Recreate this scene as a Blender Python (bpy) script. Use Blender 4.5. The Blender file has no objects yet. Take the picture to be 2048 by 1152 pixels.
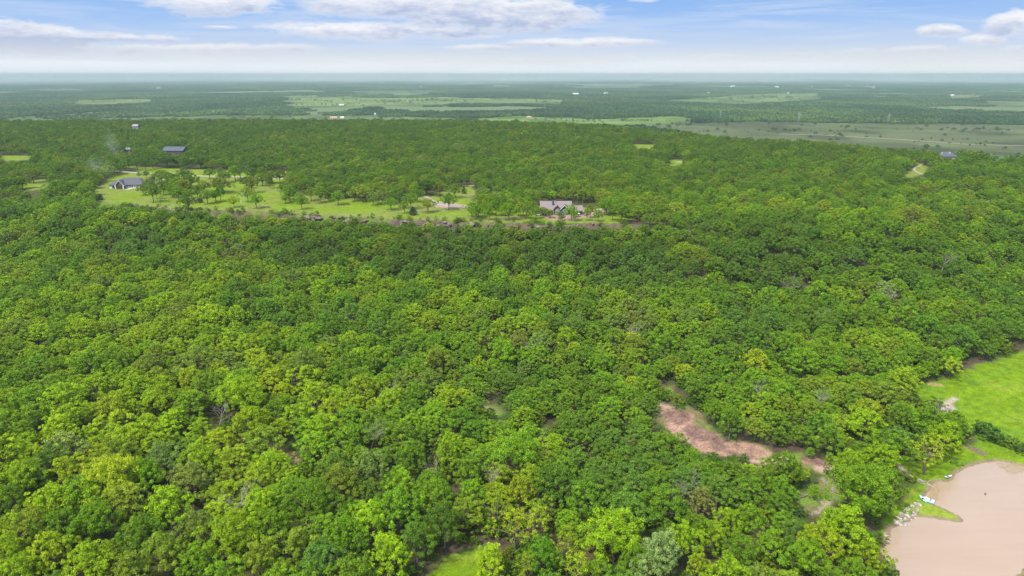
import bpy, math, random
import numpy as np
from mathutils import Vector, Matrix
R = math.radians
rng = np.random.default_rng(11)
random.seed(5)

# ------------------------------------------------------------------ camera, sky, sun, exposure
sc = bpy.context.scene
COL = sc.collection
CAM_Z = 105.0
PITCH = math.atan(427.0 / 1365.0)
FPX = 1365.0                       # focal length in pixels of a 2048 wide frame
cam_d = bpy.data.cameras.new("camera")
cam_d.sensor_width = 36.0
cam_d.lens = 36.0 * FPX / 2048.0
cam_d.clip_start = 1.0
cam_d.clip_end = 90000.0
cam = bpy.data.objects.new("camera", cam_d)
COL.objects.link(cam)
cam.location = (0, 0, CAM_Z)
cam.rotation_euler = (math.pi / 2 - PITCH, 0, 0)
sc.camera = cam

sc.render.engine = "CYCLES"
cy = sc.cycles
cy.max_bounces = 5
cy.diffuse_bounces = 3
cy.glossy_bounces = 2
cy.transmission_bounces = 3
cy.transparent_max_bounces = 4
cy.volume_bounces = 1
cy.sample_clamp_indirect = 6
cy.use_denoising = True
cy.denoiser = "OPENIMAGEDENOISE"
cy.denoising_input_passes = "RGB_ALBEDO_NORMAL"
cy.denoising_prefilter = "ACCURATE"
cy.caustics_reflective = False
cy.caustics_refractive = False
sc.render.film_transparent = False
sc.view_settings.view_transform = "Standard"
sc.view_settings.look = "None"
sc.view_settings.gamma = 1.0
EXPOSURE = 1.42
sc.view_settings.exposure = EXPOSURE

SUN_EL, SUN_AZ = R(57), R(-140)      # azimuth measured from +Y towards +X : behind the camera, to the left
sun_d = bpy.data.lights.new("sun", "SUN")
sun_d.energy = 2.5
sun_d.angle = R(6)
sun_d.color = (1.0, 0.95, 0.86)
sun = bpy.data.objects.new("sun", sun_d)
COL.objects.link(sun)
sdir = Vector((math.sin(SUN_AZ) * math.cos(SUN_EL), math.cos(SUN_AZ) * math.cos(SUN_EL), math.sin(SUN_EL)))
sun.rotation_euler = sdir.to_track_quat("Z", "Y").to_euler()
sun.location = sdir * 400

SKY_S = 0.145


class NT:
    """small helper that writes shader node chains"""
    def __init__(self, tree):
        self.t = tree
        self.n = tree.nodes
        self.l = tree.links

    def node(self, typ, **kw):
        nd = self.n.new(typ)
        for k, v in kw.items():
            if k.startswith("i_"):
                nd.inputs[k[2:]].default_value = v
            else:
                setattr(nd, k, v)
        return nd

    def put(self, sock, v):
        if isinstance(v, (int, float)):
            sock.default_value = v
        elif isinstance(v, (tuple, list)):
            sock.default_value = v
        else:
            self.l.new(v, sock)

    def math(self, op, a, b=None, c=None, clamp=False):
        nd = self.n.new("ShaderNodeMath")
        nd.operation = op
        nd.use_clamp = clamp
        self.put(nd.inputs[0], a)
        if b is not None:
            self.put(nd.inputs[1], b)
        if c is not None:
            self.put(nd.inputs[2], c)
        return nd.outputs[0]

    def mix(self, f, a, b, blend="MIX"):
        nd = self.n.new("ShaderNodeMix")
        nd.data_type = "RGBA"
        nd.blend_type = blend
        self.put(nd.inputs[0], f)
        self.put(nd.inputs[6], (*a, 1) if isinstance(a, tuple) and len(a) == 3 else a)
        self.put(nd.inputs[7], (*b, 1) if isinstance(b, tuple) and len(b) == 3 else b)
        return nd.outputs[2]

    def smooth(self, x, a, b, lo=0.0, hi=1.0):
        nd = self.n.new("ShaderNodeMapRange")
        nd.interpolation_type = "SMOOTHSTEP"
        self.put(nd.inputs[0], x)
        for i, v in ((1, a), (2, b), (3, lo), (4, hi)):
            self.put(nd.inputs[i], v)
        return nd.outputs[0]

    def noise(self, vec, scale, detail=3.0, rough=0.5, dist=0.0):
        nd = self.n.new("ShaderNodeTexNoise")
        if vec is not None:
            self.l.new(vec, nd.inputs["Vector"])
        nd.inputs["Scale"].default_value = scale
        nd.inputs["Detail"].default_value = detail
        nd.inputs["Roughness"].default_value = rough
        nd.inputs["Distortion"].default_value = dist
        return nd.outputs[0]

    def xyz(self, x, y, z):
        nd = self.n.new("ShaderNodeCombineXYZ")
        self.put(nd.inputs[0], x)
        self.put(nd.inputs[1], y)
        self.put(nd.inputs[2], z)
        return nd.outputs[0]


def pix_dir(px, py):
    px, py = np.asarray(px, float), np.asarray(py, float)
    u = (px - 1024.0) / FPX
    v = (576.0 - py) / FPX
    cp, sp = math.cos(PITCH), math.sin(PITCH)
    return np.stack([u, cp + v * sp, -sp + v * cp], -1)


def lin(r, g, b):
    f = lambda c: (c / 255 / 12.92) if c / 255 <= 0.04045 else ((c / 255 + 0.055) / 1.055) ** 2.4
    return (f(r), f(g), f(b))


def build_world():
    w = bpy.data.worlds.new("World")
    sc.world = w
    w.use_nodes = True
    N = NT(w.node_tree)
    N.n.clear()
    out = N.node("ShaderNodeOutputWorld")
    bg = N.node("ShaderNodeBackground")
    bg.inputs[1].default_value = SKY_S
    N.l.new(bg.outputs[0], out.inputs[0])
    sky = N.node("ShaderNodeTexSky", sky_type="NISHITA", sun_disc=False)
    sky.sun_elevation = SUN_EL
    sky.sun_rotation = SUN_AZ
    sky.air_density = 1.0
    sky.dust_density = 1.6
    sky.ozone_density = 2.0
    K = 1.0 / (SKY_S * 2 ** EXPOSURE)          # so that a picture colour c is emitted as c
    tc = N.node("ShaderNodeTexCoord")
    sep = N.node("ShaderNodeSeparateXYZ")
    N.l.new(tc.outputs["Generated"], sep.inputs[0])
    x, y, z = sep.outputs
    el = N.math("ARCSINE", z)
    az = N.math("ARCTAN2", x, y)
    ramp = N.node("ShaderNodeValToRGB")
    N.put(ramp.inputs[0], N.math("DIVIDE", el, 0.30, clamp=True))
    cr = ramp.color_ramp
    stops = [(0.0, (216, 223, 223)), (0.02, (228, 231, 231)), (0.07, (223, 229, 235)), (0.13, (198, 216, 242)),
             (0.22, (165, 200, 246)), (0.34, (138, 184, 243)), (0.55, (110, 160, 232)), (1.0, (84, 134, 214))]
    cr.elements[0].position = 0.0
    cr.elements[0].color = (*lin(*stops[0][1]), 1)
    cr.elements[1].position = 1.0
    cr.elements[1].color = (*lin(*stops[-1][1]), 1)
    for p, c in stops[1:-1]:
        e = cr.elements.new(p)
        e.color = (*lin(*c), 1)
    base = ramp.outputs[0]
    # clouds in the directions where the photograph has them: (px, py, half width, half height, weight)
    clouds = [(430, 6, 120, 22, 1.0), (830, 10, 200, 27, 1.1), (1000, 30, 190, 32, 1.15), (1120, 18, 70, 18, .8),
              (720, 62, 170, 17, 1.0), (880, 58, 140, 20, .9), (655, 18, 45, 10, .8), (30, 72, 120, 20, 1.0),
              (60, 90, 120, 16, 1.05), (220, 76, 160, 8, .8), (400, 96, 220, 11, .85), (200, 98, 130, 10, .7),
              (1160, 86, 150, 10, .95), (960, 95, 85, 8, .8), (980, 72, 40, 5, .7), (1880, 62, 45, 11, .9),
              (1965, 80, 38, 10, .95), (2030, 45, 45, 20, 1.0), (1850, 98, 60, 7, .75), (1440, 114, 90, 8, .6),
              (1620, 108, 70, 6, .5), (455, 54, 30, 4, .7), (2000, 98, 70, 8, .6), (1240, 112, 80, 6, .45), (1300, 0, 40, 4, .6),
              (60, 112, 260, 6, .5), (1725, 100, 40, 6, .6), (2200, 70, 90, 14, 1.0), (-150, 50, 120, 20, 1.0)]
    vec = N.xyz(N.math("MULTIPLY", az, 9.0), N.math("MULTIPLY", el, 27.0), 3.3)
    n1 = N.noise(vec, 3.2, 9.0, 0.66, 0.25)
    n1c = N.math("SUBTRACT", n1, 0.5)
    wob = N.noise(vec, 0.9, 4.0, 0.5)
    wobc = N.math("SUBTRACT", wob, 0.5)
    acc = None
    low = None
    for (cx, cyy, hw, hh, wt) in clouds:
        d = pix_dir(cx, cyy)
        a0 = math.atan2(d[0], d[1])
        e0 = math.asin(d[2] / np.linalg.norm(d))
        sa, se = hw / FPX, hh / FPX
        da = N.math("DIVIDE", N.math("ADD", N.math("SUBTRACT", az, a0), N.math("MULTIPLY", wobc, 0.05)), sa)
        de = N.math("DIVIDE", N.math("ADD", N.math("SUBTRACT", el, e0), N.math("MULTIPLY", wobc, 0.008)), se)
        r2 = N.math("ADD", N.math("MULTIPLY", da, da), N.math("MULTIPLY", de, de))
        g = N.math("MULTIPLY", N.math("SUBTRACT", 1.0, N.math("MULTIPLY", r2, 0.55)), wt)
        g = N.math("MAXIMUM", g, 0.0)
        # lower half of a cloud is greyer
        lo_i = N.math("MULTIPLY", g, N.math("MULTIPLY", N.smooth(de, 0.55, -0.6), 1.9 if cx < 230 else 1.0))
        acc = g if acc is None else N.math("MAXIMUM", acc, g)
        low = lo_i if low is None else N.math("MAXIMUM", low, lo_i)
    dens = N.math("ADD", acc, N.math("MULTIPLY", n1c, 1.7))
    cov = N.smooth(dens, 0.32, 0.82)
    cov = N.math("MULTIPLY", cov, 0.93)
    # thin veil streaks
    veil = N.noise(N.xyz(N.math("MULTIPLY", az, 3.0), N.math("MULTIPLY", el, 38.0), 9.1), 1.6, 6.0, 0.6, 0.6)
    veilf = N.math("MULTIPLY", N.smooth(veil, 0.42, 0.70), 0.55)
    base = N.mix(veilf, base, lin(214, 226, 246))
    # cloud colour
    shade = N.math("ADD", N.math("MULTIPLY", low, 0.85), N.math("MULTIPLY", n1c, 2.4), clamp=True)
    ccol = N.mix(shade, lin(250, 250, 253), lin(182, 196, 226))
    near_h = N.smooth(el, 0.012, 0.05)
    ccol = N.mix(near_h, lin(222, 226, 234), ccol)
    col = N.mix(cov, base, ccol)
    # broken cloud higher up, away from the picture, so the light is that of a bright hazy day
    colk = N.mix(1.0, col, (K, K, K), "MULTIPLY")
    up = N.smooth(el, 0.16, 0.42)
    hi = N.noise(tc.outputs["Generated"], 2.2, 5.0, 0.55)
    hic = N.mix(N.math("MULTIPLY", N.smooth(hi, 0.42, 0.62), 0.75), sky.outputs[0], (7.5, 7.8, 8.4))
    fin = N.mix(up, colk, hic)
    N.l.new(fin, bg.inputs[0])
    w.cycles.sampling_method = "MANUAL"
    w.cycles.sample_map_resolution = 1024


build_world()


# ------------------------------------------------------------------ helpers
def tag(o, label=None, cat=None, group=None, kind=None):
    if label:
        o["label"] = label
    if cat:
        o["category"] = cat
    if group:
        o["group"] = group
    if kind:
        o["kind"] = kind
    return o


def link(o, parent=None):
    COL.objects.link(o)
    if parent is not None:
        o.parent = parent
    return o


def empty(name, loc, rz=0.0, scale=None):
    o = bpy.data.objects.new(name, None)
    o.empty_display_size = 0.5
    o.location = loc
    o.rotation_euler = (0, 0, rz)
    if scale is not None:
        o.scale = scale
    return link(o)


def np_mesh(name, V, F, mat=None, smooth=False, attrs=None):
    """V (n,3), F (m,k) with one k"""
    me = bpy.data.meshes.new(name)
    V = np.asarray(V, np.float32)
    F = np.asarray(F, np.int32)
    m, k = F.shape
    me.vertices.add(len(V))
    me.vertices.foreach_set("co", V.ravel())
    me.loops.add(m * k)
    me.loops.foreach_set("vertex_index", F.ravel())
    me.polygons.add(m)
    me.polygons.foreach_set("loop_start", np.arange(0, m * k, k, dtype=np.int32))
    me.polygons.foreach_set("loop_total", np.full(m, k, np.int32))
    me.polygons.foreach_set("use_smooth", np.full(m, smooth, bool))
    if attrs:
        for an, (typ, dat) in attrs.items():
            a = me.attributes.new(an, typ, "POINT")
            key = {"FLOAT": "value", "INT": "value", "FLOAT_COLOR": "color", "FLOAT_VECTOR": "vector"}[typ]
            a.data.foreach_set(key, np.ascontiguousarray(dat).ravel())
    me.update(calc_edges=True)
    if mat is not None:
        me.materials.append(mat)
    return me


def _hash(ix, iy, seed):
    h = (ix.astype(np.int64) * 374761393 + iy.astype(np.int64) * 668265263 + seed * 1442695041) & 0xFFFFFFFF
    h = ((h ^ (h >> 13)) * 1274126177) & 0xFFFFFFFF
    h = h ^ (h >> 16)
    return (h & 0xFFFFFF) / float(0xFFFFFF)


def vnoise(x, y, seed=0):
    x, y = np.asarray(x, float), np.asarray(y, float)
    ix, iy = np.floor(x).astype(np.int64), np.floor(y).astype(np.int64)
    fx, fy = x - ix, y - iy
    fx, fy = fx * fx * (3 - 2 * fx), fy * fy * (3 - 2 * fy)
    a, b = _hash(ix, iy, seed), _hash(ix + 1, iy, seed)
    c, d = _hash(ix, iy + 1, seed), _hash(ix + 1, iy + 1, seed)
    return (a * (1 - fx) + b * fx) * (1 - fy) + (c * (1 - fx) + d * fx) * fy


def fbm(x, y, seed=0, oct=4):
    s, a, t = 0.0, 1.0, 0.0
    for i in range(oct):
        s = s + a * vnoise(x * 2 ** i, y * 2 ** i, seed + 17 * i)
        t += a
        a *= 0.5
    return s / t                                    # 0..1


def sst(x, a, b):
    t = np.clip((np.asarray(x, float) - a) / (b - a), 0, 1)
    return t * t * (3 - 2 * t)


def poly_sd(P, x, y):
    """signed distance to a closed polygon, positive inside"""
    P = np.asarray(P, float)
    x, y = np.asarray(x, float), np.asarray(y, float)
    d2 = np.full(x.shape, 1e18)
    ins = np.zeros(x.shape, bool)
    n = len(P)
    for i in range(n):
        x0, y0 = P[i]
        x1, y1 = P[(i + 1) % n]
        ex, ey = x1 - x0, y1 - y0
        t = np.clip(((x - x0) * ex + (y - y0) * ey) / (ex * ex + ey * ey + 1e-12), 0, 1)
        d2 = np.minimum(d2, (x - x0 - t * ex) ** 2 + (y - y0 - t * ey) ** 2)
        c = ((y0 > y) != (y1 > y)) & (x < ex * (y - y0) / (ey if ey else 1e-12) + x0)
        ins ^= c
    d = np.sqrt(d2)
    return np.where(ins, d, -d)


def on_plane(px, py, z):
    d = pix_dir(px, py)
    t = (z - CAM_Z) / d[..., 2]
    return d[..., 0] * t, d[..., 1] * t


# ------------------------------------------------------------------ terrain
Z_TOP, Z_VAL = 25.0, -35.0
EDGE_PX = [(-300, 392), (-100, 395), (0, 398), (100, 400), (200, 408), (330, 418), (500, 425), (620, 431), (750, 438), (860, 442),
           (1000, 447), (1100, 450), (1200, 451), (1300, 453), (1420, 463), (1550, 472), (1700, 462), (1850, 450),
           (2048, 435), (2300, 425)]
ex, ey = on_plane([p[0] for p in EDGE_PX], [p[1] for p in EDGE_PX], Z_TOP)
FAR_PX = [(-400, 252), (0, 253), (300, 251), (700, 250), (1000, 254), (1150, 259), (1300, 272), (1420, 285), (1500, 295), (1700, 304), (1850, 324),
          (2048, 331), (2400, 340)]
fx_, fy_ = on_plane([p[0] for p in FAR_PX], [p[1] for p in FAR_PX], Z_TOP)
POND_PX = [(2048, 933), (2018, 926), (1995, 923), (1967, 926), (1941, 933), (1927, 942), (1913, 947), (1909, 958), (1901, 965), (1879, 963),
           (1868, 968), (1862, 980), (1853, 990), (1856, 1001), (1864, 1006), (1896, 1019), (1919, 1031), (1929, 1041), (1922, 1046),
           (1900, 1043), (1866, 1037), (1832, 1035), (1820, 1044), (1804, 1053), (1779, 1056), (1781, 1073), (1771, 1092),
           (1761, 1103), (1780, 1122), (1795, 1138), (1799, 1160), (1830, 1200), (1900, 1215), (1990, 1190), (2030, 1152),
           (2060, 1120), (2130, 1060), (2160, 1000), (2110, 950)]
POND = np.stack(on_plane([p[0] for p in POND_PX], [p[1] for p in POND_PX], 0.0), -1)


def terrain(x, y):
    x, y = np.asarray(x, float), np.asarray(y, float)
    ye = np.interp(x, ex, ey) + 11.0 * (fbm(x / 14, x * 0 + 3.1, 5, 3) - 0.5)
    s = y - ye
    top = Z_TOP + 1.6 * (fbm(x / 130, y / 130, 9, 3) - 0.5)
    low = 1.9 + 1.4 * (fbm(x / 40, y / 40, 3, 3) - 0.5) + 3.5 * sst(y, 190, 330)
    low = low + 2.0 * sst(-x, 20, 160)
    soft = np.maximum(sst(x, 84, 112), sst(-x, 172, 205))   # the cliff dies out at both ends
    # talus below the cliff
    tal = low + (20.6 - low) * (1 - sst(-s, -6, 64)) ** 1.15
    ch = sst(s, -2.6, 0.5)
    cliff = tal + (top - tal) * ch
    tal2 = low + (top - low) * sst(s, -75, 4)
    h = cliff * (1 - soft) + tal2 * soft
    # rock ledges on the cliff face
    band = np.exp(-((s + 1.0) / 3.5) ** 2) * (1 - soft)
    h = h + band * 3.0 * (fbm(x / 3.2, y / 3.2, 21, 3) - 0.55)
    # pond
    inb = (x > 20) & (x < 260) & (y > 20) & (y < 330)
    if np.any(inb):
        d = np.full(x.shape, -999.0)
        xi, yi = x[inb], y[inb]
        d[inb] = poly_sd(POND, xi, yi) + 0.9 * (fbm(xi / 2.2, yi / 2.2, 8, 3) - 0.5)
        bank = 0.03 + np.clip(-d, 0, 60) * 0.11
        w = sst(-d, 4, 30)
        ho = np.minimum(h, bank * (1 - w) + h * w)
        hin = -np.clip(d, 0, 6) * 0.35 - 0.02
        h = np.where(d > 0, hin, np.where(d > -60, ho, h))
    # far side of the plateau falls to the valley
    yf = np.interp(x, fx_, fy_)
    val = Z_VAL + 5.0 * (fbm(x / 900, y / 900, 31, 3) - 0.5)
    w2 = sst(y - yf, 20, 330)
    h = h * (1 - w2) + val * w2
    return h


def unproj(px, py, dz=0.0, iters=28):
    """the point of the ground (raised by dz) seen at a place of the photograph"""
    px, py = np.atleast_1d(np.asarray(px, float)), np.atleast_1d(np.asarray(py, float))
    d = pix_dir(px, py)
    ts = np.concatenate([np.linspace(60, 1400, 670), np.geomspace(1403, 40000, 500)])
    T = ts[:, None]
    below = CAM_Z + d[None, :, 2] * T < terrain(d[None, :, 0] * T, d[None, :, 1] * T) + dz
    k = np.where(below.any(0), below.argmax(0), len(ts) - 1)
    k = np.maximum(k, 1)
    t0, t1 = ts[k - 1], ts[k]
    for _ in range(22):
        tm = (t0 + t1) / 2
        b = CAM_Z + d[:, 2] * tm < terrain(d[:, 0] * tm, d[:, 1] * tm) + dz
        t1 = np.where(b, tm, t1)
        t0 = np.where(b, t0, tm)
    x, y = d[:, 0] * t1, d[:, 1] * t1
    return x, y, terrain(x, y)


def proj(x, y, z):
    cp, sp = math.cos(PITCH), math.sin(PITCH)
    dz = np.asarray(z, float) - CAM_Z
    dep = y * cp - dz * sp
    up = y * sp + dz * cp
    dep = np.maximum(dep, 1e-3)
    return 1024 + FPX * x / dep, 576 - FPX * up / dep, dep


CLEARPX = []


def wpoly(pts, keep=True):
    if keep:
        CLEARPX.append(np.array(pts, float))
    x, y, _ = unproj([p[0] for p in pts], [p[1] for p in pts])
    return np.stack([x, y], -1)


# clearings and fields, outlined where the photograph shows them and laid out on the ground
MEADOW = wpoly([(2200, 640), (2048, 702), (1962, 728), (1900, 752), (1835, 772), (1816, 785), (1850, 808), (1885, 830), (1925, 850), (1950, 868),
                (1948, 890), (1925, 892), (1880, 905), (1830, 925), (1795, 925), (1800, 948), (1835, 962), (1825, 985), (1795, 1005), (1780, 1025), (1765, 1045),
                (1765, 1100), (1790, 1160), (1900, 1290), (2300, 1250), (2500, 900)])
ROCKY = wpoly([(1318, 806), (1370, 812), (1400, 822), (1412, 848), (1440, 868), (1478, 884), (1525, 893), (1545, 908), (1600, 905), (1640, 916), (1668, 928),
               (1672, 960), (1690, 1000), (1670, 1025), (1645, 1035), (1610, 1030), (1588, 1012), (1596, 985), (1630, 975), (1640, 950), (1615, 938), (1590, 928), (1530, 932),
               (1490, 915), (1430, 906), (1345, 872), (1318, 848)])
ROCK_A = wpoly([(1324, 822), (1350, 817), (1385, 826), (1392, 845), (1425, 862), (1455, 880), (1480, 884), (1530, 895), (1545, 905), (1510, 925),
                (1470, 913), (1400, 900), (1340, 872), (1326, 850)])
ROCK_B = wpoly([(1600, 915), (1636, 916), (1664, 926), (1640, 934), (1604, 925)])
SPUR = wpoly([(1820, 1008), (1850, 1002), (1866, 1006), (1930, 1041), (1900, 1044), (1832, 1036)], False)
GAPS = [wpoly(p) for p in (
    [(950, 812), (985, 810), (1008, 820), (1000, 832), (975, 834)],
    [(1072, 856), (1100, 853), (1106, 859), (1088, 864)],
    [(838, 1168), (875, 1124), (925, 1100), (985, 1090), (1005, 1115), (965, 1180)],
    [(1318, 780), (1345, 772), (1350, 790), (1325, 792)],
    [(535, 862), (545, 905), (600, 925), (602, 915), (560, 895)],
    [(1158, 1085), (1175, 1080), (1185, 1130), (1170, 1132)],
    [(1480, 1045), (1520, 1050), (1560, 1090), (1520, 1085)],
    [(410, 838), (440, 835), (438, 860), (415, 856)])]
LAWN = wpoly([(186, 380), (215, 362), (228, 352), (285, 341), (240, 332), (330, 336), (400, 339), (470, 342), (560, 350), (566, 358), (580, 372), (600, 386), (690, 396), (770, 403),
              (845, 393), (880, 384), (912, 376), (940, 371), (956, 384), (940, 400), (975, 414), (1040, 422), (1080, 412), (1170, 415), (1215, 416), (1262, 422), (1275, 434), (1240, 447), (1100, 448),
              (1000, 446), (860, 441), (750, 437), (620, 430), (500, 424), (330, 417), (200, 407)])
LAWN2 = [wpoly(p) for p in ([(45, 362), (95, 358), (100, 376), (60, 382), (40, 374)], [(0, 311), (64, 311), (60, 320), (0, 323)],
                            [(1340, 320), (1368, 320), (1362, 332), (1338, 332)],
                            [(1808, 350), (1830, 336), (1838, 326), (1856, 334), (1852, 346), (1835, 352), (1815, 357)],
                            [(1265, 289), (1312, 289), (1306, 298), (1270, 297)], [(545, 345), (580, 342), (575, 352), (550, 352)])]
YARD = wpoly([(1078, 426), (1172, 421), (1192, 424), (1240, 412), (1248, 416), (1195, 432), (1168, 437), (1130, 443), (1095, 439)])
PAD = wpoly([(868, 404), (882, 403), (940, 411), (942, 415), (900, 417), (872, 414)])
FIELDS = [  # polygon, colour
    ([(135, 205), (180, 200), (312, 197), (310, 203), (240, 208), (150, 209)], (0.20, 0.25, 0.07)),
    ([(568, 197), (700, 192), (740, 196), (930, 194), (935, 203), (900, 208), (700, 213), (575, 212)], (0.19, 0.25, 0.07)),
    ([(930, 196), (1130, 198), (1130, 207), (1000, 206), (935, 207)], (0.17, 0.24, 0.07)),
    ([(1330, 201), (1400, 196), (1500, 188), (1640, 185), (1650, 197), (1560, 204), (1480, 209), (1400, 204)], (0.17, 0.24, 0.07)),
    ([(1890, 190), (1960, 187), (1975, 193), (1900, 198)], (0.24, 0.25, 0.09)),
    ([(925, 239), (1040, 232), (1200, 238), (1340, 232), (1385, 234), (1382, 244), (1300, 250), (1100, 247)], (0.17, 0.26, 0.06)),
    ([(190, 237), (500, 230), (660, 231), (900, 235), (930, 240), (700, 246), (450, 245), (240, 244)], (0.14, 0.18, 0.07)),
    ([(1290, 250), (1400, 246), (1500, 243), (1700, 246), (2060, 250), (2400, 255), (2400, 320), (2060, 310), (1850, 304), (1720, 293), (1560, 286), (1400, 270)], (0.125, 0.145, 0.062)),
    ([(1735, 300), (1850, 301), (1855, 314), (1765, 316)], (0.16, 0.27, 0.05)),
    ([(0, 238), (150, 237), (150, 241), (0, 242)], (0.16, 0.22, 0.07)),
    ([(1320, 233), (1380, 233), (1370, 241), (1315, 240)], (0.17, 0.26, 0.06)),
    ([(1960, 205), (2048, 204), (2100, 210), (1990, 212)], (0.15, 0.2, 0.08)),
    ([(700, 182), (860, 180), (900, 184), (760, 187)], (0.15, 0.2, 0.08)),
    ([(1120, 172), (1300, 171), (1290, 175), (1140, 176)], (0.16, 0.2, 0.09)),
    ([(60, 178), (170, 176), (175, 180), (80, 182)], (0.16, 0.2, 0.09)),
    ([(560, 192), (640, 190), (650, 194), (575, 196)], (0.17, 0.23, 0.08)),
]
FIELDPX = [np.array(p, float) for p, c in FIELDS]
FIELDS = [(wpoly(p, False), c) for p, c in FIELDS]


def axis(segs):
    out = [segs[0][0]]
    for a, b, st0, st1 in segs:
        x = a
        n = max(1, int(round((b - a) / ((st0 + st1) / 2))))
        w = st0 + (st1 - st0) * (np.arange(n) + 0.5) / n
        w = w / w.sum() * (b - a)
        out.extend(list(a + np.cumsum(w)))
    return np.array(out)


def geo(a, b, n):
    return list(np.geomspace(a, b, n))[1:]


ys = np.concatenate([-np.array(geo(40, 3000, 25))[::-1], axis([(-40, 100, 8, 3), (100, 270, 0.8, 1.0), (270, 520, 1.3, 1.8), (520, 1200, 2.4, 6), (1200, 3200, 8, 24)]),
                     geo(3200, 60000, 150)])
xs = np.concatenate([-np.array(geo(1300, 60000, 110))[::-1], axis([(-1300, -520, 12, 6), (-520, -220, 4, 2.6), (-220, 20, 2.2, 2.0), (20, 205, 0.8, 0.8),
                     (205, 520, 1.6, 3.5), (520, 1300, 6, 12)]), geo(1300, 60000, 110)])
GX, GY = np.meshgrid(xs, ys)
gz = terrain(GX, GY)

C_FLOOR = np.array((0.060, 0.046, 0.030))
C_FLOORG = np.array((0.040, 0.060, 0.014))
C_LAWN = np.array((0.106, 0.156, 0.011))
C_LAWNDRY = np.array((0.120, 0.138, 0.034))
C_MEAD = np.array((0.100, 0.162, 0.006))
C_ROCK = np.array((0.258, 0.160, 0.112))
C_ROCKG = np.array((0.15, 0.092, 0.072))
C_PALE = np.array((0.27, 0.215, 0.17))
C_CLIFF = np.array((0.085, 0.062, 0.048))


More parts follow.
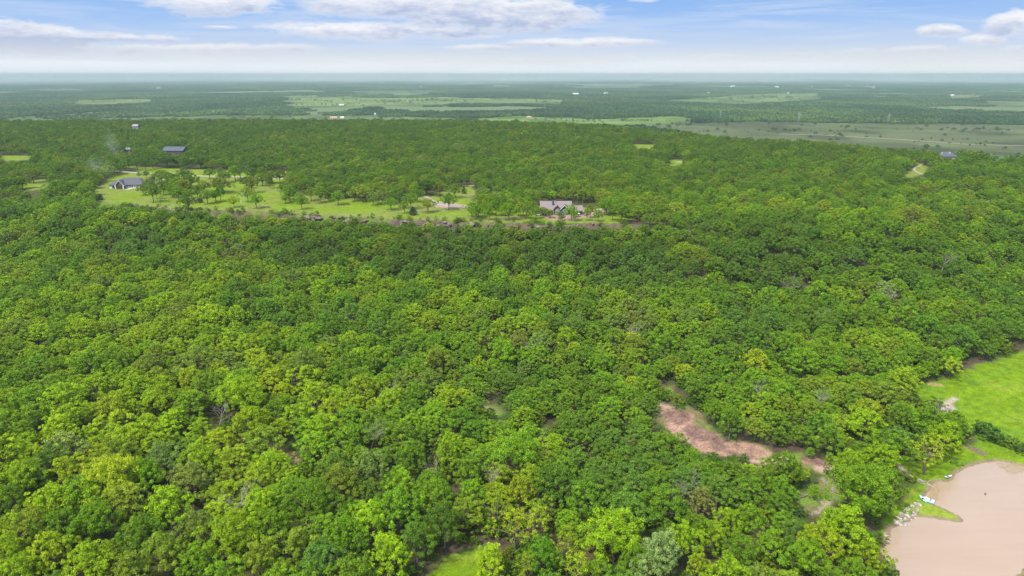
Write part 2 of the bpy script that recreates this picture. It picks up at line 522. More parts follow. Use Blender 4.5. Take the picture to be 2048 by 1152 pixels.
def cover(x, y):
    """the colour of the ground itself, and how rocky it is"""
    x, y = np.asarray(x, float), np.asarray(y, float)
    n1 = fbm(x / 7, y / 7, 41, 4)[..., None]
    n2 = fbm(x / 60, y / 60, 43, 3)[..., None]
    n3 = fbm(x / 2.2, y / 2.2, 47, 3)[..., None]
    c = C_FLOOR * (1 - sst(n1, .42, .62)) + C_FLOORG * sst(n1, .42, .62)
    rock = np.zeros(x.shape)

    def blend(poly, col, soft=2.0, wob=3.0, sc_=4.0, rk=None, seed=51):
        nonlocal c, rock
        mn, mx = poly.min(0) - 15 - wob, poly.max(0) + 15 + wob
        m = (x > mn[0]) & (x < mx[0]) & (y > mn[1]) & (y < mx[1])
        if not m.any():
            return
        d = poly_sd(poly, x[m], y[m]) + wob * (fbm(x[m] / sc_, y[m] / sc_, seed, 3) - 0.5)
        w = sst(d, -soft / 2, soft / 2)
        cc = col(x[m], y[m]) if callable(col) else np.broadcast_to(col, (m.sum(), 3))
        c[m] = c[m] * (1 - w[:, None]) + cc * w[:, None]
        if rk is not None:
            rock[m] = rock[m] * (1 - w) + rk * w

    def lawncol(xx, yy):
        a = sst(fbm(xx / 16, yy / 9, 61, 4), .44, .66)[:, None]
        b = fbm(xx / 3, yy / 3, 62, 3)[:, None]
        ye = np.interp(xx, ex, ey)
        near = (1 - sst(yy - ye, 4, 20))[:, None]
        a = np.clip(a + near * 0.45, 0, 1)
        return (C_LAWN * (1 - a) + C_LAWNDRY * a) * (0.8 + 0.4 * b)

    def meadcol(xx, yy):
        a = sst(fbm(xx / 9, yy / 5, 63, 4), .48, .72)[:, None]
        b = fbm(xx / 1.6, yy / 1.2, 64, 3)[:, None]
        dry = sst(fbm(xx / 14 + 3, yy / 8, 69, 4), .56, .72)[:, None]
        cc = C_MEAD * (1 - a) + np.array((0.085, 0.150, 0.010)) * a
        cc = cc * (1 - dry * .6) + np.array((0.140, 0.180, 0.018)) * dry * .6
        weed = sst(fbm(xx / 2.1, yy / 1.5, 70, 3), .60, .70)[:, None]
        cc = cc * (1 - weed * .5) + np.array((0.05, 0.10, 0.01)) * weed * .5
        return cc * (0.72 + 0.56 * b)

    def rockcol(xx, yy):
        a = sst(fbm(xx / 5, yy / 5, 65, 4), .42, .6)[:, None]
        b = fbm(xx / 1.3, yy / 1.3, 66, 3)[:, None]
        return (C_ROCK * (1 - a) + C_ROCKG * a) * (0.7 + 0.55 * b)

    def roughcol(xx, yy):
        a = sst(fbm(xx / 6, yy / 6, 67, 4), .40, .58)[:, None]
        k = sst(fbm(xx / 4, yy / 4, 68, 3), .66, .76)[:, None]
        g = np.array((0.10, 0.155, 0.025)) * (1 - a) + np.array((0.115, 0.105, 0.045)) * a
        return g * (1 - k) + np.array((0.30, 0.20, 0.15)) * k

    blend(MEADOW, meadcol, 2.5, 3.0)
    for g in GAPS:
        blend(g, roughcol if g is not GAPS[2] else meadcol, 3, 3)
    blend(GAPS[5], np.array((0.14, 0.06, 0.04)), 1.5, 2)
    blend(GAPS[4], np.array((0.20, 0.11, 0.08)), 1.5, 2)
    blend(ROCKY, roughcol, 3, 4)
    blend(ROCK_A, rockcol, 1.6, 4.5, 3, 1.0)
    blend(ROCK_B, rockcol, 1.6, 2.5, 3, 1.0)
    blend(LAWN, lawncol, 3, 4)
    for g in LAWN2:
        blend(g, lawncol, 4, 4)
    blend(YARD, np.array((0.22, 0.15, 0.11)), 2, 5, 4, 0.4)
    blend(PAD, np.array((0.21, 0.165, 0.125)), 1.5, 3)
    blend(SPUR, np.array((0.15, 0.20, 0.02)), 1, 1.0)
    for poly, col in FIELDS:
        colf = lambda xx, yy, col=np.array(col) * .9: col * (0.34 + 0.5 * fbm(xx / 150, yy / 90, 71, 4)[:, None]) * (1 - np.array((.05, .0, .1)) * sst(fbm(xx / 260, yy / 200, 72, 3), .42, .6)[:, None]) * \
            (1 - .35 * sst(fbm(xx / 90, yy / 160, 73, 3), .5, .66)[:, None])
        far_k = np.clip(poly[:, 1].mean() / 3000, .5, 3)
        blend(poly, colf, 30 * far_k, 130 * far_k, 130)
    # gully in the meadow and wet paths
    for pts, wd, cc in (([(1909, 797), (1898, 806), (1893, 816), (1884, 820)], 1.1, C_PALE), ([(1884, 822), (1905, 820), (1900, 812)], 1.3, C_PALE),
                        ([(1792, 925), (1808, 940), (1818, 950)], .8, C_PALE), ([(1838, 962), (1862, 970)], .7, C_PALE * .8),
                        ([(1940, 895), (1962, 905)], 1.4, np.array((.12, .09, .06))),
                        ([(1860, 768), (1880, 770)], 1.0, np.array((.24, .17, .08))), ([(1935, 733), (1945, 736)], 1.2, np.array((.07, .06, .05))),
                        ([(1640, 1000), (1660, 1008), (1640, 1022), (1620, 1030)], .45, C_PALE * .9), ([(1645, 958), (1668, 972), (1660, 985)], .5, C_PALE * .8)):
        gx, gy, _ = unproj([p[0] for p in pts], [p[1] for p in pts])
        mn = (gx.min() - 6, gy.min() - 6)
        mx = (gx.max() + 6, gy.max() + 6)
        m = (x > mn[0]) & (x < mx[0]) & (y > mn[1]) & (y < mx[1])
        if m.any():
            xx, yy = x[m], y[m]
            d = np.full(xx.shape, 1e9)
            for i in range(len(gx) - 1):
                ax, ay, bx, by = gx[i], gy[i], gx[i + 1], gy[i + 1]
                t = np.clip(((xx - ax) * (bx - ax) + (yy - ay) * (by - ay)) / ((bx - ax) ** 2 + (by - ay) ** 2 + 1e-9), 0, 1)
                d = np.minimum(d, np.hypot(xx - ax - t * (bx - ax), yy - ay - t * (by - ay)))
            w = 1 - sst(d + 1.2 * (fbm(xx / 1.2, yy / 1.2, 77, 2) - .5), wd * .6, wd * 1.4)
            c[m] = c[m] * (1 - w[:, None]) + cc * w[:, None]
    # far country: woods and pasture
    far = sst(y, 1300, 2200)[..., None] * 1.0
    infield = np.zeros(x.shape)
    for poly, col in FIELDS:
        mn, mx = poly.min(0) - 60, poly.max(0) + 60
        m = (x > mn[0]) & (x < mx[0]) & (y > mn[1]) & (y < mx[1])
        if m.any():
            infield[m] = np.maximum(infield[m], sst(poly_sd(poly, x[m], y[m]), -20, 20))
    farc = np.array((0.045, 0.07, 0.03)) * (0.7 + 0.6 * fbm(x / 300, y / 300, 75, 4)[..., None])
    op = open_far(x, y)[..., None]
    farc = farc * (1 - op) + np.array((0.085, 0.115, 0.045)) * op
    w = far * (1 - infield[..., None])
    c = c * (1 - w) + farc * w
    # cliff rock
    yec = np.interp(x, ex, ey) + 11.0 * (fbm(x / 14, x * 0 + 3.1, 5, 3) - 0.5)
    s = y - yec
    cw = np.exp(-((s + 1.2) / 2.4) ** 2) * (1 - sst(x, 84, 112)) * sst(x, -205, -165)
    green = (1 - sst(np.abs(s + 2), 5, 13)) * (1 - sst(x, 130, 170)) * (s < 3)
    gcl = np.array((0.085, 0.115, 0.022)) * (.6 + .8 * n3)
    c = c * (1 - green[..., None] * .85) + gcl * green[..., None] * .85
    gr2 = sst(x, 70, 84) * (1 - sst(x, 150, 190)) * (1 - sst(np.abs(s), 14, 30)) * (infield < .5) * .7
    c = c * (1 - gr2[..., None]) + gcl * gr2[..., None]
    cw = np.clip(cw * 1.6, 0, 1) * sst(fbm(x / 13, y / 40, 131, 3), .33, .45)
    c = c * (1 - cw[..., None]) + (C_CLIFF * (0.6 + 0.8 * n3)) * cw[..., None]
    rock = np.maximum(rock, cw)
    # pond bank mud
    inb = (x > 20) & (x < 260) & (y > 20) & (y < 330)
    if inb.any():
        d = poly_sd(POND, x[inb], y[inb])
        w = (sst(d, -1.7, -0.4))[:, None]
        c[inb] = c[inb] * (1 - w) + np.array((0.17, 0.125, 0.085)) * w
    return np.clip(c, 0.005, 1), rock


def open_far(x, y):
    """far pastures scattered through the woods beyond what is outlined one by one"""
    n = fbm(x / 1100 + 5, y / 1500, 81, 3)
    m = fbm(x / 380, y / 500, 83, 2)
    return sst(n * 0.5 + m * 0.5, 0.57, 0.615) * sst(y, 1900, 2800)


gc, grock = cover(GX, GY)
nx, ny = len(xs), len(ys)
V = np.stack([GX, GY, gz], -1).reshape(-1, 3)
ii = (np.arange(ny - 1)[:, None] * nx + np.arange(nx - 1)[None, :]).ravel()
F = np.stack([ii, ii + 1, ii + nx + 1, ii + nx], -1)


def principled(name, base=(0.5, 0.5, 0.5), rough=0.7, spec=0.3, metal=0.0):
    m = bpy.data.materials.new(name)
    m.use_nodes = True
    b = m.node_tree.nodes["Principled BSDF"]
    b.inputs["Base Color"].default_value = (*base, 1)
    b.inputs["Roughness"].default_value = rough
    b.inputs["Specular IOR Level"].default_value = spec
    b.inputs["Metallic"].default_value = metal
    return m, NT(m.node_tree), b


def ground_mat():
    m, N, b = principled("ground_cover", rough=0.95, spec=0.02)
    at = N.node("ShaderNodeAttribute", attribute_name="cover")
    rk = N.node("ShaderNodeAttribute", attribute_name="rock")
    geo_ = N.node("ShaderNodeNewGeometry")
    pos = geo_.outputs["Position"]
    n1 = N.noise(pos, 1.9, 5, 0.65)
    n2 = N.noise(pos, 0.35, 4, 0.6)
    f = N.math("ADD", N.math("MULTIPLY", N.math("SUBTRACT", n1, 0.5), 1.5), N.math("ADD", 1.0, N.math("MULTIPLY", N.math("SUBTRACT", n2, 0.5), 0.8)))
    f = N.math("MAXIMUM", f, 0.25)
    col = N.mix(1.0, at.outputs["Color"], N.xyz(f, f, f), "MULTIPLY")
    vor = N.node("ShaderNodeTexVoronoi", feature="DISTANCE_TO_EDGE")
    wv = N.node("ShaderNodeVectorMath", operation="ADD")
    N.l.new(pos, wv.inputs[0])
    nc = N.node("ShaderNodeTexNoise")
    N.l.new(pos, nc.inputs["Vector"])
    nc.inputs["Scale"].default_value = 0.5
    sc3 = N.node("ShaderNodeVectorMath", operation="SCALE")
    N.l.new(nc.outputs["Color"], sc3.inputs[0])
    sc3.inputs["Scale"].default_value = 5.0
    N.l.new(sc3.outputs[0], wv.inputs[1])
    N.l.new(wv.outputs[0], vor.inputs["Vector"])
    vor.inputs["Scale"].default_value = 0.32
    crack = N.smooth(vor.outputs[0], 0.0, 0.05)
    dark = N.mix(crack, (0.72, 0.68, 0.66), (1, 1, 1))
    col2 = N.mix(1.0, col, dark, "MULTIPLY")
    col = N.mix(rk.outputs["Fac"], col, col2)
    N.l.new(col, b.inputs["Base Color"])
    bp = N.node("ShaderNodeBump")
    bp.inputs["Strength"].default_value = 0.7
    bp.inputs["Distance"].default_value = 0.35
    hh = N.math("ADD", n1, N.math("MULTIPLY", crack, N.math("MULTIPLY", rk.outputs["Fac"], 0.5)))
    N.l.new(hh, bp.inputs["Height"])
    N.l.new(bp.outputs[0], b.inputs["Normal"])
    return m


rgba = np.concatenate([gc.reshape(-1, 3), np.ones((nx * ny, 1))], 1).astype(np.float32)
gme = np_mesh("ground", V, F, ground_mat(), True, {"cover": ("FLOAT_COLOR", rgba), "rock": ("FLOAT", grock.ravel().astype(np.float32))})
ground = link(bpy.data.objects.new("ground", gme))
tag(ground, kind="structure")
del V, F, rgba


def pond():
    m, N, b = principled("muddy_water", (0.40, 0.27, 0.19), 0.08, 0.6)
    pos = N.node("ShaderNodeNewGeometry").outputs["Position"]
    n = N.noise(pos, 0.05, 4, 0.6)
    col = N.mix(n, (0.255, 0.185, 0.124), (0.285, 0.209, 0.143))
    mp = N.node("ShaderNodeMapping")
    mp.inputs["Scale"].default_value = (0.05, 0.35, 1)
    mp.inputs["Rotation"].default_value = (0, 0, 0.5)
    N.l.new(pos, mp.inputs[0])
    st = N.noise(mp.outputs[0], 1.0, 5, 0.65, 0.8)
    col = N.mix(N.smooth(st, .35, .7), col, N.mix(1.0, col, (.955, .95, .94), "MULTIPLY"))
    N.l.new(col, b.inputs["Base Color"])
    bp = N.node("ShaderNodeBump")
    bp.inputs["Strength"].default_value = 0.4
    bp.inputs["Distance"].default_value = 0.05
    w = N.noise(pos, 2.4, 3, 0.5)
    N.l.new(w, bp.inputs["Height"])
    N.l.new(bp.outputs[0], b.inputs["Normal"])
    c = POND.mean(0)
    P = c + (POND - c) * 1.0
    # a sheet wider than the shore: the bank rises through it
    grow = []
    for i in range(len(P)):
        a, bb = P[i - 1], P[(i + 1) % len(P)]
        t = bb - a
        nrm = np.array((t[1], -t[0])) / (np.linalg.norm(t) + 1e-9)
        q = P[i] + nrm * 1.6
        if poly_sd(POND, q[0:1], q[1:2])[0] > 0:
            q = P[i] - nrm * 1.6
        grow.append(q)
    import bmesh
    bm = bmesh.new()
    vs = [bm.verts.new((q[0], q[1], 0.0)) for q in grow]
    bm.faces.new(vs)
    bmesh.ops.triangulate(bm, faces=bm.faces[:])
    for f in bm.faces:
        if f.normal.z < 0:
            f.normal_flip()
    me = bpy.data.meshes.new("pond_water")
    bm.to_mesh(me)
    bm.free()
    me.materials.append(m)
    tag(link(bpy.data.objects.new("pond_water", me)), kind="structure")


pond()


def strip(name, pts, width, mat, lift=0.05):
    x, y, _ = unproj([p[0] for p in pts], [p[1] for p in pts])
    # resample
    seg = np.hypot(np.diff(x), np.diff(y))
    t = np.concatenate([[0], np.cumsum(seg)])
    n = max(3, int(t[-1] / 1.5))
    tt = np.linspace(0, t[-1], n)
    xx, yy = np.interp(tt, t, x), np.interp(tt, t, y)
    k = 5
    if n > 12:
        ker = np.ones(k) / k
        xx[2:-2] = np.convolve(xx, ker, "valid")
        yy[2:-2] = np.convolve(yy, ker, "valid")
    dx, dy = np.gradient(xx), np.gradient(yy)
    L = np.hypot(dx, dy) + 1e-9
    nxv, nyv = -dy / L, dx / L
    cols = 4
    Vv = []
    for j in range(cols + 1):
        o = (j / cols - .5) * width + 0.5 * (fbm(tt / 4, tt * 0 + j, 91, 2) - .5) * (1 if j in (0, cols) else 0)
        X, Y = xx + nxv * o, yy + nyv * o
        Vv.append(np.stack([X, Y, terrain(X, Y) + lift + (0.09 if 0 < j < cols else -0.02)], -1))
    Vv = np.concatenate(Vv)
    Ff = []
    for j in range(cols):
        for i in range(n - 1):
            Ff.append((j * n + i, j * n + i + 1, (j + 1) * n + i + 1, (j + 1) * n + i))
    me = np_mesh(name, Vv, Ff, mat, True)
    tag(link(bpy.data.objects.new(name, me)), kind="structure")


gm, N, b = principled("pale_gravel", (0.48, 0.43, 0.36), 0.95, 0.1)
N.l.new(N.mix(N.noise(N.node("ShaderNodeNewGeometry").outputs["Position"], 0.8, 5, 0.7), (0.17, 0.145, 0.115), (0.29, 0.255, 0.21)), b.inputs["Base Color"])
strip("gravel_road", [(180, 338), (285, 346.5), (330, 349), (400, 352), (480, 353.5), (570, 357.5), (640, 366)], 4.5, gm)
strip("gravel_driveway", [(284, 377), (305, 369), (322, 362), (345, 352)], 3.4, gm)
strip("gravel_track", [(920, 372), (935, 371), (960, 371)], 3.0, gm)
strip("gravel_lane", [(850, 392), (858, 397), (868, 403), (872, 408), (900, 412)], 3.0, gm)
strip("house_driveway", [(1172, 424), (1210, 417), (1250, 410), (1266, 407), (1254, 399)], 4.0, gm)
strip("dirt_lane", [(1424, 362), (1412, 352), (1405, 345), (1400, 340)], 3.4, gm)
strip("curved_driveway", [(1852, 350), (1838, 346), (1828, 341), (1829, 336), (1838, 332), (1846, 327)], 2.0, gm)
strip("valley_road", [(1560, 268), (1640, 270), (1800, 279), (1940, 289), (2060, 292)], 9.0, gm, 0.3)
strip("patio", [(1352, 324), (1364, 324)], 6.0, gm)


# ------------------------------------------------------------------ foliage materials
def leaf_mat(name, amt=0.34):
    m = bpy.data.materials.new(name)
    m.use_nodes = True
    N = NT(m.node_tree)
    b = N.n["Principled BSDF"]
    out = N.n["Material Output"]
    tint = N.node("ShaderNodeAttribute", attribute_name="tint", attribute_type="INSTANCER")
    lv = N.node("ShaderNodeAttribute", attribute_name="leafvar")
    f = N.math("ADD", 0.40, N.math("MULTIPLY", lv.outputs["Fac"], 1.2))
    col = N.mix(1.0, tint.outputs["Color"], N.xyz(N.math("MULTIPLY", f, N.math("ADD", 0.86, N.math("MULTIPLY", lv.outputs["Fac"], 0.32))), f, f), "MULTIPLY")
    N.l.new(col, b.inputs["Base Color"])
    b.inputs["Roughness"].default_value = 0.55
    b.inputs["Specular IOR Level"].default_value = 0.12
    tr = N.node("ShaderNodeBsdfTranslucent")
    N.l.new(N.mix(1.0, col, (1.25, 1.15, 0.55), "MULTIPLY"), tr.inputs[0])
    mx = N.node("ShaderNodeMixShader")
    mx.inputs[0].default_value = amt
    N.l.new(b.outputs[0], mx.inputs[1])
    N.l.new(tr.outputs[0], mx.inputs[2])
    N.l.new(mx.outputs[0], out.inputs[0])
    return m


LEAF = leaf_mat("foliage")
bark, Nb, bb = principled("bark", (0.10, 0.075, 0.055), 0.9, 0.1)
Nb.l.new(Nb.mix(Nb.noise(Nb.node("ShaderNodeNewGeometry").outputs["Position"], 3.0, 4, 0.6), (0.06, 0.045, 0.035), (0.17, 0.135, 0.11)), bb.inputs["Base Color"])
deadbark, Nb, bb = principled("grey_bark", (0.26, 0.22, 0.19), 0.9, 0.1)
Nb.l.new(Nb.mix(Nb.noise(Nb.node("ShaderNodeNewGeometry").outputs["Position"], 2.0, 4, 0.6), (0.17, 0.13, 0.11), (0.36, 0.32, 0.28)), bb.inputs["Base Color"])


def tubes(paths, sides=5):
    """paths: list of (list of points, list of radii) -> verts, quads"""
    Vv, Ff = [], []
    for pts, rad in paths:
        base = len(Vv)
        pts = [Vector(p) for p in pts]
        for i, p in enumerate(pts):
            d = (pts[min(i + 1, len(pts) - 1)] - pts[max(i - 1, 0)])
            if d.length < 1e-6:
                d = Vector((0, 0, 1))
            d.normalize()
            a = d.orthogonal().normalized()
            b_ = d.cross(a)
            for k in range(sides):
                t = 2 * math.pi * k / sides
                Vv.append(tuple(p + (a * math.cos(t) + b_ * math.sin(t)) * rad[i]))
        for i in range(len(pts) - 1):
            for k in range(sides):
                k2 = (k + 1) % sides
                Ff.append((base + i * sides + k, base + i * sides + k2, base + (i + 1) * sides + k2, base + (i + 1) * sides + k))
    return np.array(Vv), np.array(Ff)


def quads_cloud(P, Nn, size, rs, asp=0.75, bend=0.25):
    """one small leaf-clump face at each point, facing Nn"""
    n = len(P)
    Nn = Nn / (np.linalg.norm(Nn, axis=1, keepdims=True) + 1e-9)
    r = rs.normal(size=(n, 3))
    a = np.cross(Nn, r)
    a /= np.linalg.norm(a, axis=1, keepdims=True) + 1e-9
    b_ = np.cross(Nn, a)
    s = size[:, None] if np.ndim(size) else size
    a = a * s * 0.5
    b_ = b_ * s * 0.5 * asp
    up = Nn * (s * 0.5 * bend)
    # a slightly cupped kite, so that outlines are not square
    v0 = P - a - up
    v1 = P - b_ * rs.uniform(.7, 1.3, (n, 1)) + a * 0.15
    v2 = P + a - up
    v3 = P + b_ * rs.uniform(.7, 1.3, (n, 1)) - a * 0.1
    V_ = np.stack([v0, v1, v2, v3], 1).reshape(-1, 3)
    F_ = np.arange(4 * n).reshape(n, 4)
    return V_, F_


def crown_tree(seed, H=10.0, Rr=4.6, nclump=75, per=62, leaf=0.40, base=0.28, top_flat=0.5, open_=0.0, clump_r=(0.75, 1.25), lean=0.0, lobes=0.25, mat=LEAF):
    rs = np.random.default_rng(seed)
    if leaf < .6:
        clump_r = (clump_r[0] * .60, clump_r[1] * .74)
        lobes = lobes * 1.25
        if H > 5:
            nclump, per, leaf = int(nclump * 1.4), int(per * 1.12), leaf * .74
    else:
        clump_r = (clump_r[0] * .75, clump_r[1] * .80)
        nclump, leaf = int(nclump * 1.3), leaf * .85
    # clump centres over a lumpy dome
    zc = H * base
    zt = H
    ph0 = rs.uniform(0, 6.28, 5)
    C = []
    golden = math.pi * (3 - math.sqrt(5))
    for i in range(nclump):
        u = (i + 0.5) / nclump
        cz = 1 - 1.5 * u ** 1.08                            # from the top down to below the widest part
        cz = max(cz, -0.75)
        rr = math.sqrt(max(0.0, 1 - cz * cz)) if cz > 0 else math.sqrt(max(0.05, 1 - (cz * 1.0) ** 2))
        t = i * golden + rs.normal() * 0.35
        lump = 1 + lobes * (0.5 * math.sin(2 * t + ph0[0]) + 0.45 * math.sin(3 * t + ph0[1] + cz * 2) + 0.5 * math.sin(5 * t + ph0[2] + 3 * cz))
        rad = Rr * rr * lump * rs.uniform(0.70, 1.06)
        hz = (zt - zc) * 0.56
        mid = zc + (zt - zc) * 0.44
        zz = mid + (hz * (cz if cz < 0 else cz ** (1 + top_flat * 0.3))) * rs.uniform(.78, 1.08) * (1 + 0.14 * math.sin(3 * t + ph0[3]))
        C.append((rad * math.cos(t) + lean * zz, rad * math.sin(t), zz))
    ninner = nclump // 4
    for i in range(ninner):
        t = rs.uniform(0, 6.28)
        q = Rr * 0.55 * math.sqrt(rs.uniform())
        C.append((q * math.cos(t) + lean * H * .6, q * math.sin(t), rs.uniform(zc + .2 * (zt - zc), zt - .3 * (zt - zc))))
    C = np.array(C)
    if open_:
        keep = rs.uniform(size=len(C)) > open_
        C = C[keep]
    cr = rs.uniform(*clump_r, len(C)) * Rr / 4.6
    P, Nn, LV = [], [], []
    mid = np.array((lean * H * .6, 0, zc + .3 * (zt - zc)))
    for c, r in zip(C, cr):
        n = int(per * rs.uniform(.7, 1.3))
        d = rs.normal(size=(n, 3))
        d /= np.linalg.norm(d, axis=1, keepdims=True)
        outw = c - mid
        outw = outw / (np.linalg.norm(outw) + 1e-6)
        # turn the lower half of each clump outward/upward
        d[:, 2] = np.where(d[:, 2] < -0.35, -d[:, 2], d[:, 2])
        side = (d @ outw)
        flip = side < -0.45
        d[flip] -= 2 * side[flip][:, None] * outw[None, :]
        sh = r * rs.uniform(.55, 1.08, (n, 1)) * np.array([1.0, 1.0, 0.78])
        P.append(c + d * sh)
        Nn.append(d * 0.9 + np.array([0, 0, 0.35]) + rs.normal(size=(n, 3)) * 0.42)
        LV.append(np.clip(rs.normal(0.5, 0.20, n) + rs.normal(0, 0.11), 0, 1))
    P, Nn, LV = np.concatenate(P), np.concatenate(Nn), np.concatenate(LV)
    size = leaf * rs.uniform(.65, 1.35, len(P))
    Vc, Fc = quads_cloud(P, Nn, size, rs)
    crown = np_mesh("crown", Vc, Fc, mat, False, {"leafvar": ("FLOAT", np.repeat(LV, 4).astype(np.float32))})
    # trunk and limbs
    hb = H * (base + 0.12)
    tr0 = 0.028 * H
    paths = []
    pts = [(lean * z + 0.12 * math.sin(z * 0.9 + seed), 0.12 * math.cos(z * 0.7 + seed), z) for z in np.linspace(-1.2, hb, 5)]
    paths.append((pts, [tr0 * 1.35, tr0 * 1.1, tr0 * .95, tr0 * .85, tr0 * .8]))
    top = Vector(pts[-1])
    idx = rs.choice(len(C), min(len(C), 15), replace=False)
    for k in idx:
        e = Vector(C[k])
        midp = top.lerp(e, 0.5) + Vector((rs.normal() * .2, rs.normal() * .2, 0.25))
        st = Vector(pts[3]).lerp(top, rs.uniform(0, 1))
        paths.append(([st, st.lerp(midp, .5) + Vector((0, 0, .1)), midp, e], [tr0 * .55, tr0 * .42, tr0 * .3, tr0 * .12]))
    Vt, Ft = tubes(paths, 6)
    trunk = np_mesh("trunk", Vt, Ft, bark, True)
    return crown, trunk


def cedar_tree(seed, H=7.0, Rr=2.3, n=2600):
    rs = np.random.default_rng(seed)
    u = rs.uniform(0.04, 1, n) ** 0.8
    z = H * u
    prof = Rr * (1 - u) ** 0.62 * (0.55 + 0.45 * sst(u, 0, .2))
    t = rs.uniform(0, 6.283, n)
    lump = 1 + .22 * np.sin(3 * t + 5 * u + seed) + .14 * np.sin(7 * t - 9 * u)
    q = prof * lump * rs.uniform(.62, 1.05, n)
    P = np.stack([q * np.cos(t), q * np.sin(t), z], -1)
    Nn = np.stack([np.cos(t), np.sin(t), np.full(n, .6)], -1) + rs.normal(size=(n, 3)) * .5
    Vc, Fc = quads_cloud(P, Nn, .34 * rs.uniform(.7, 1.3, n), rs)
    crown = np_mesh("crown", Vc, Fc, LEAF, False, {"leafvar": ("FLOAT", np.repeat(np.clip(rs.normal(.5, .2, n), 0, 1), 4).astype(np.float32))})
    Vt, Ft = tubes([([(0, 0, -1), (0, 0, H * .5), (0, 0, H * .95)], [.16, .1, .03])], 6)
    return crown, np_mesh("trunk", Vt, Ft, bark, True)


def dead_tree(seed, H=8.0, Rr=3.0):
    rs = np.random.default_rng(seed)
    paths = []

    def grow(p, d, L, r, lev):
        pts, rad = [p], [r]
        q, dd = p.copy(), d.copy()
        for i in range(4):
            dd = (dd + Vector(rs.normal(size=3)) * 0.16 + Vector((0, 0, .05))).normalized()
            q = q + dd * (L / 4)
            pts.append(q.copy())
            rad.append(r * (1 - .17 * (i + 1)))
            if lev < 3 and i > (1 if lev == 0 else 0):
                for _ in range(3 if lev < 2 else 2):
                    nd = (dd + Vector(rs.normal(size=3)) * .75).normalized()
                    nd.z = abs(nd.z) * .8 + .1
                    grow(q.copy(), nd.normalized(), L * rs.uniform(.45, .7), rad[-1] * .55, lev + 1)
        paths.append((pts, rad))
    grow(Vector((0, 0, -.8)), Vector((0, 0, 1)), H * .62, .19, 0)
    Vt, Ft = tubes(paths, 4)
    return np_mesh("branches", Vt, Ft, deadbark, False)


VAR = []          # (crown, trunk) variants, nominal crown diameter 9.2 m and height 10 m
VAR.append(crown_tree(101))
VAR.append(crown_tree(102, nclump=88, per=56, leaf=.37, lobes=.32))
VAR.append(crown_tree(103, H=10.5, nclump=66, per=70, clump_r=(.85, 1.5), lobes=.3))
VAR.append(crown_tree(104, nclump=100, per=52, leaf=.36, clump_r=(.6, 1.0), top_flat=.2))
VAR.append(crown_tree(105, H=11.5, nclump=80, per=60, lobes=.42, base=.22))
VAR.append(crown_tree(106, H=9.5, nclump=70, per=64, leaf=.42, clump_r=(.8, 1.35), lobes=.2, lean=.04))
VAR.append(crown_tree(107, H=12, nclump=72, per=60, lobes=.5, base=.2, clump_r=(.8, 1.3)))
VAR.append(crown_tree(108, H=10, nclump=92, per=54, leaf=.38, lobes=.36, top_flat=.8))
BIG = [crown_tree(111, H=13, Rr=6.2, nclump=150, per=62, leaf=.38, lobes=.4), crown_tree(112, H=13, Rr=6, nclump=140, per=64, leaf=.38, lobes=.35, base=.22)]
SPARSE = [crown_tree(121, H=11, nclump=62, per=34, leaf=.30, open_=.18, lobes=.45, base=.28, clump_r=(.7, 1.3)),
          crown_tree(122, H=11, nclump=70, per=30, leaf=.30, open_=.22, lobes=.5, base=.3, clump_r=(.7, 1.4))]
CEDAR = [cedar_tree(131), cedar_tree(132, H=6, Rr=2.4)]
DEAD = [dead_tree(141), dead_tree(142, H=9), dead_tree(145, H=8)]
LIGHT = [crown_tree(151, nclump=46, per=22, leaf=.78, clump_r=(.9, 1.5), lobes=.35), crown_tree(152, nclump=52, per=20, leaf=.78, clump_r=(.8, 1.4), lobes=.25),
         crown_tree(153, nclump=42, per=24, leaf=.80, clump_r=(1., 1.6), lobes=.45), crown_tree(154, H=11, nclump=50, per=20, leaf=.76, lobes=.4)]
SHRUB = [crown_tree(161, H=3.2, Rr=2.0, nclump=26, per=40, leaf=.30, base=.05, clump_r=(1.1, 1.9), lobes=.4),
         crown_tree(162, H=3.6, Rr=1.8, nclump=24, per=40, leaf=.30, base=.05, clump_r=(1.2, 2.1), lobes=.5)]

TINTS = {  # the leaf colours of the kinds of tree that grow here
    "blue-green": (0.066, 0.134, 0.014), "dark green": (0.064, 0.124, 0.009), "emerald green": (0.066, 0.152, 0.006), "mid green": (0.084, 0.158, 0.006),
    "fresh green": (0.104, 0.200, 0.005), "lime green": (0.158, 0.250, 0.004), "yellow-green": (0.182, 0.248, 0.006), "olive green": (0.124, 0.175, 0.010),
    "pale green": (0.150, 0.215, 0.050), "grey-green": (0.110, 0.160, 0.024), "brownish green": (0.118, 0.135, 0.024)}
TN = list(TINTS)


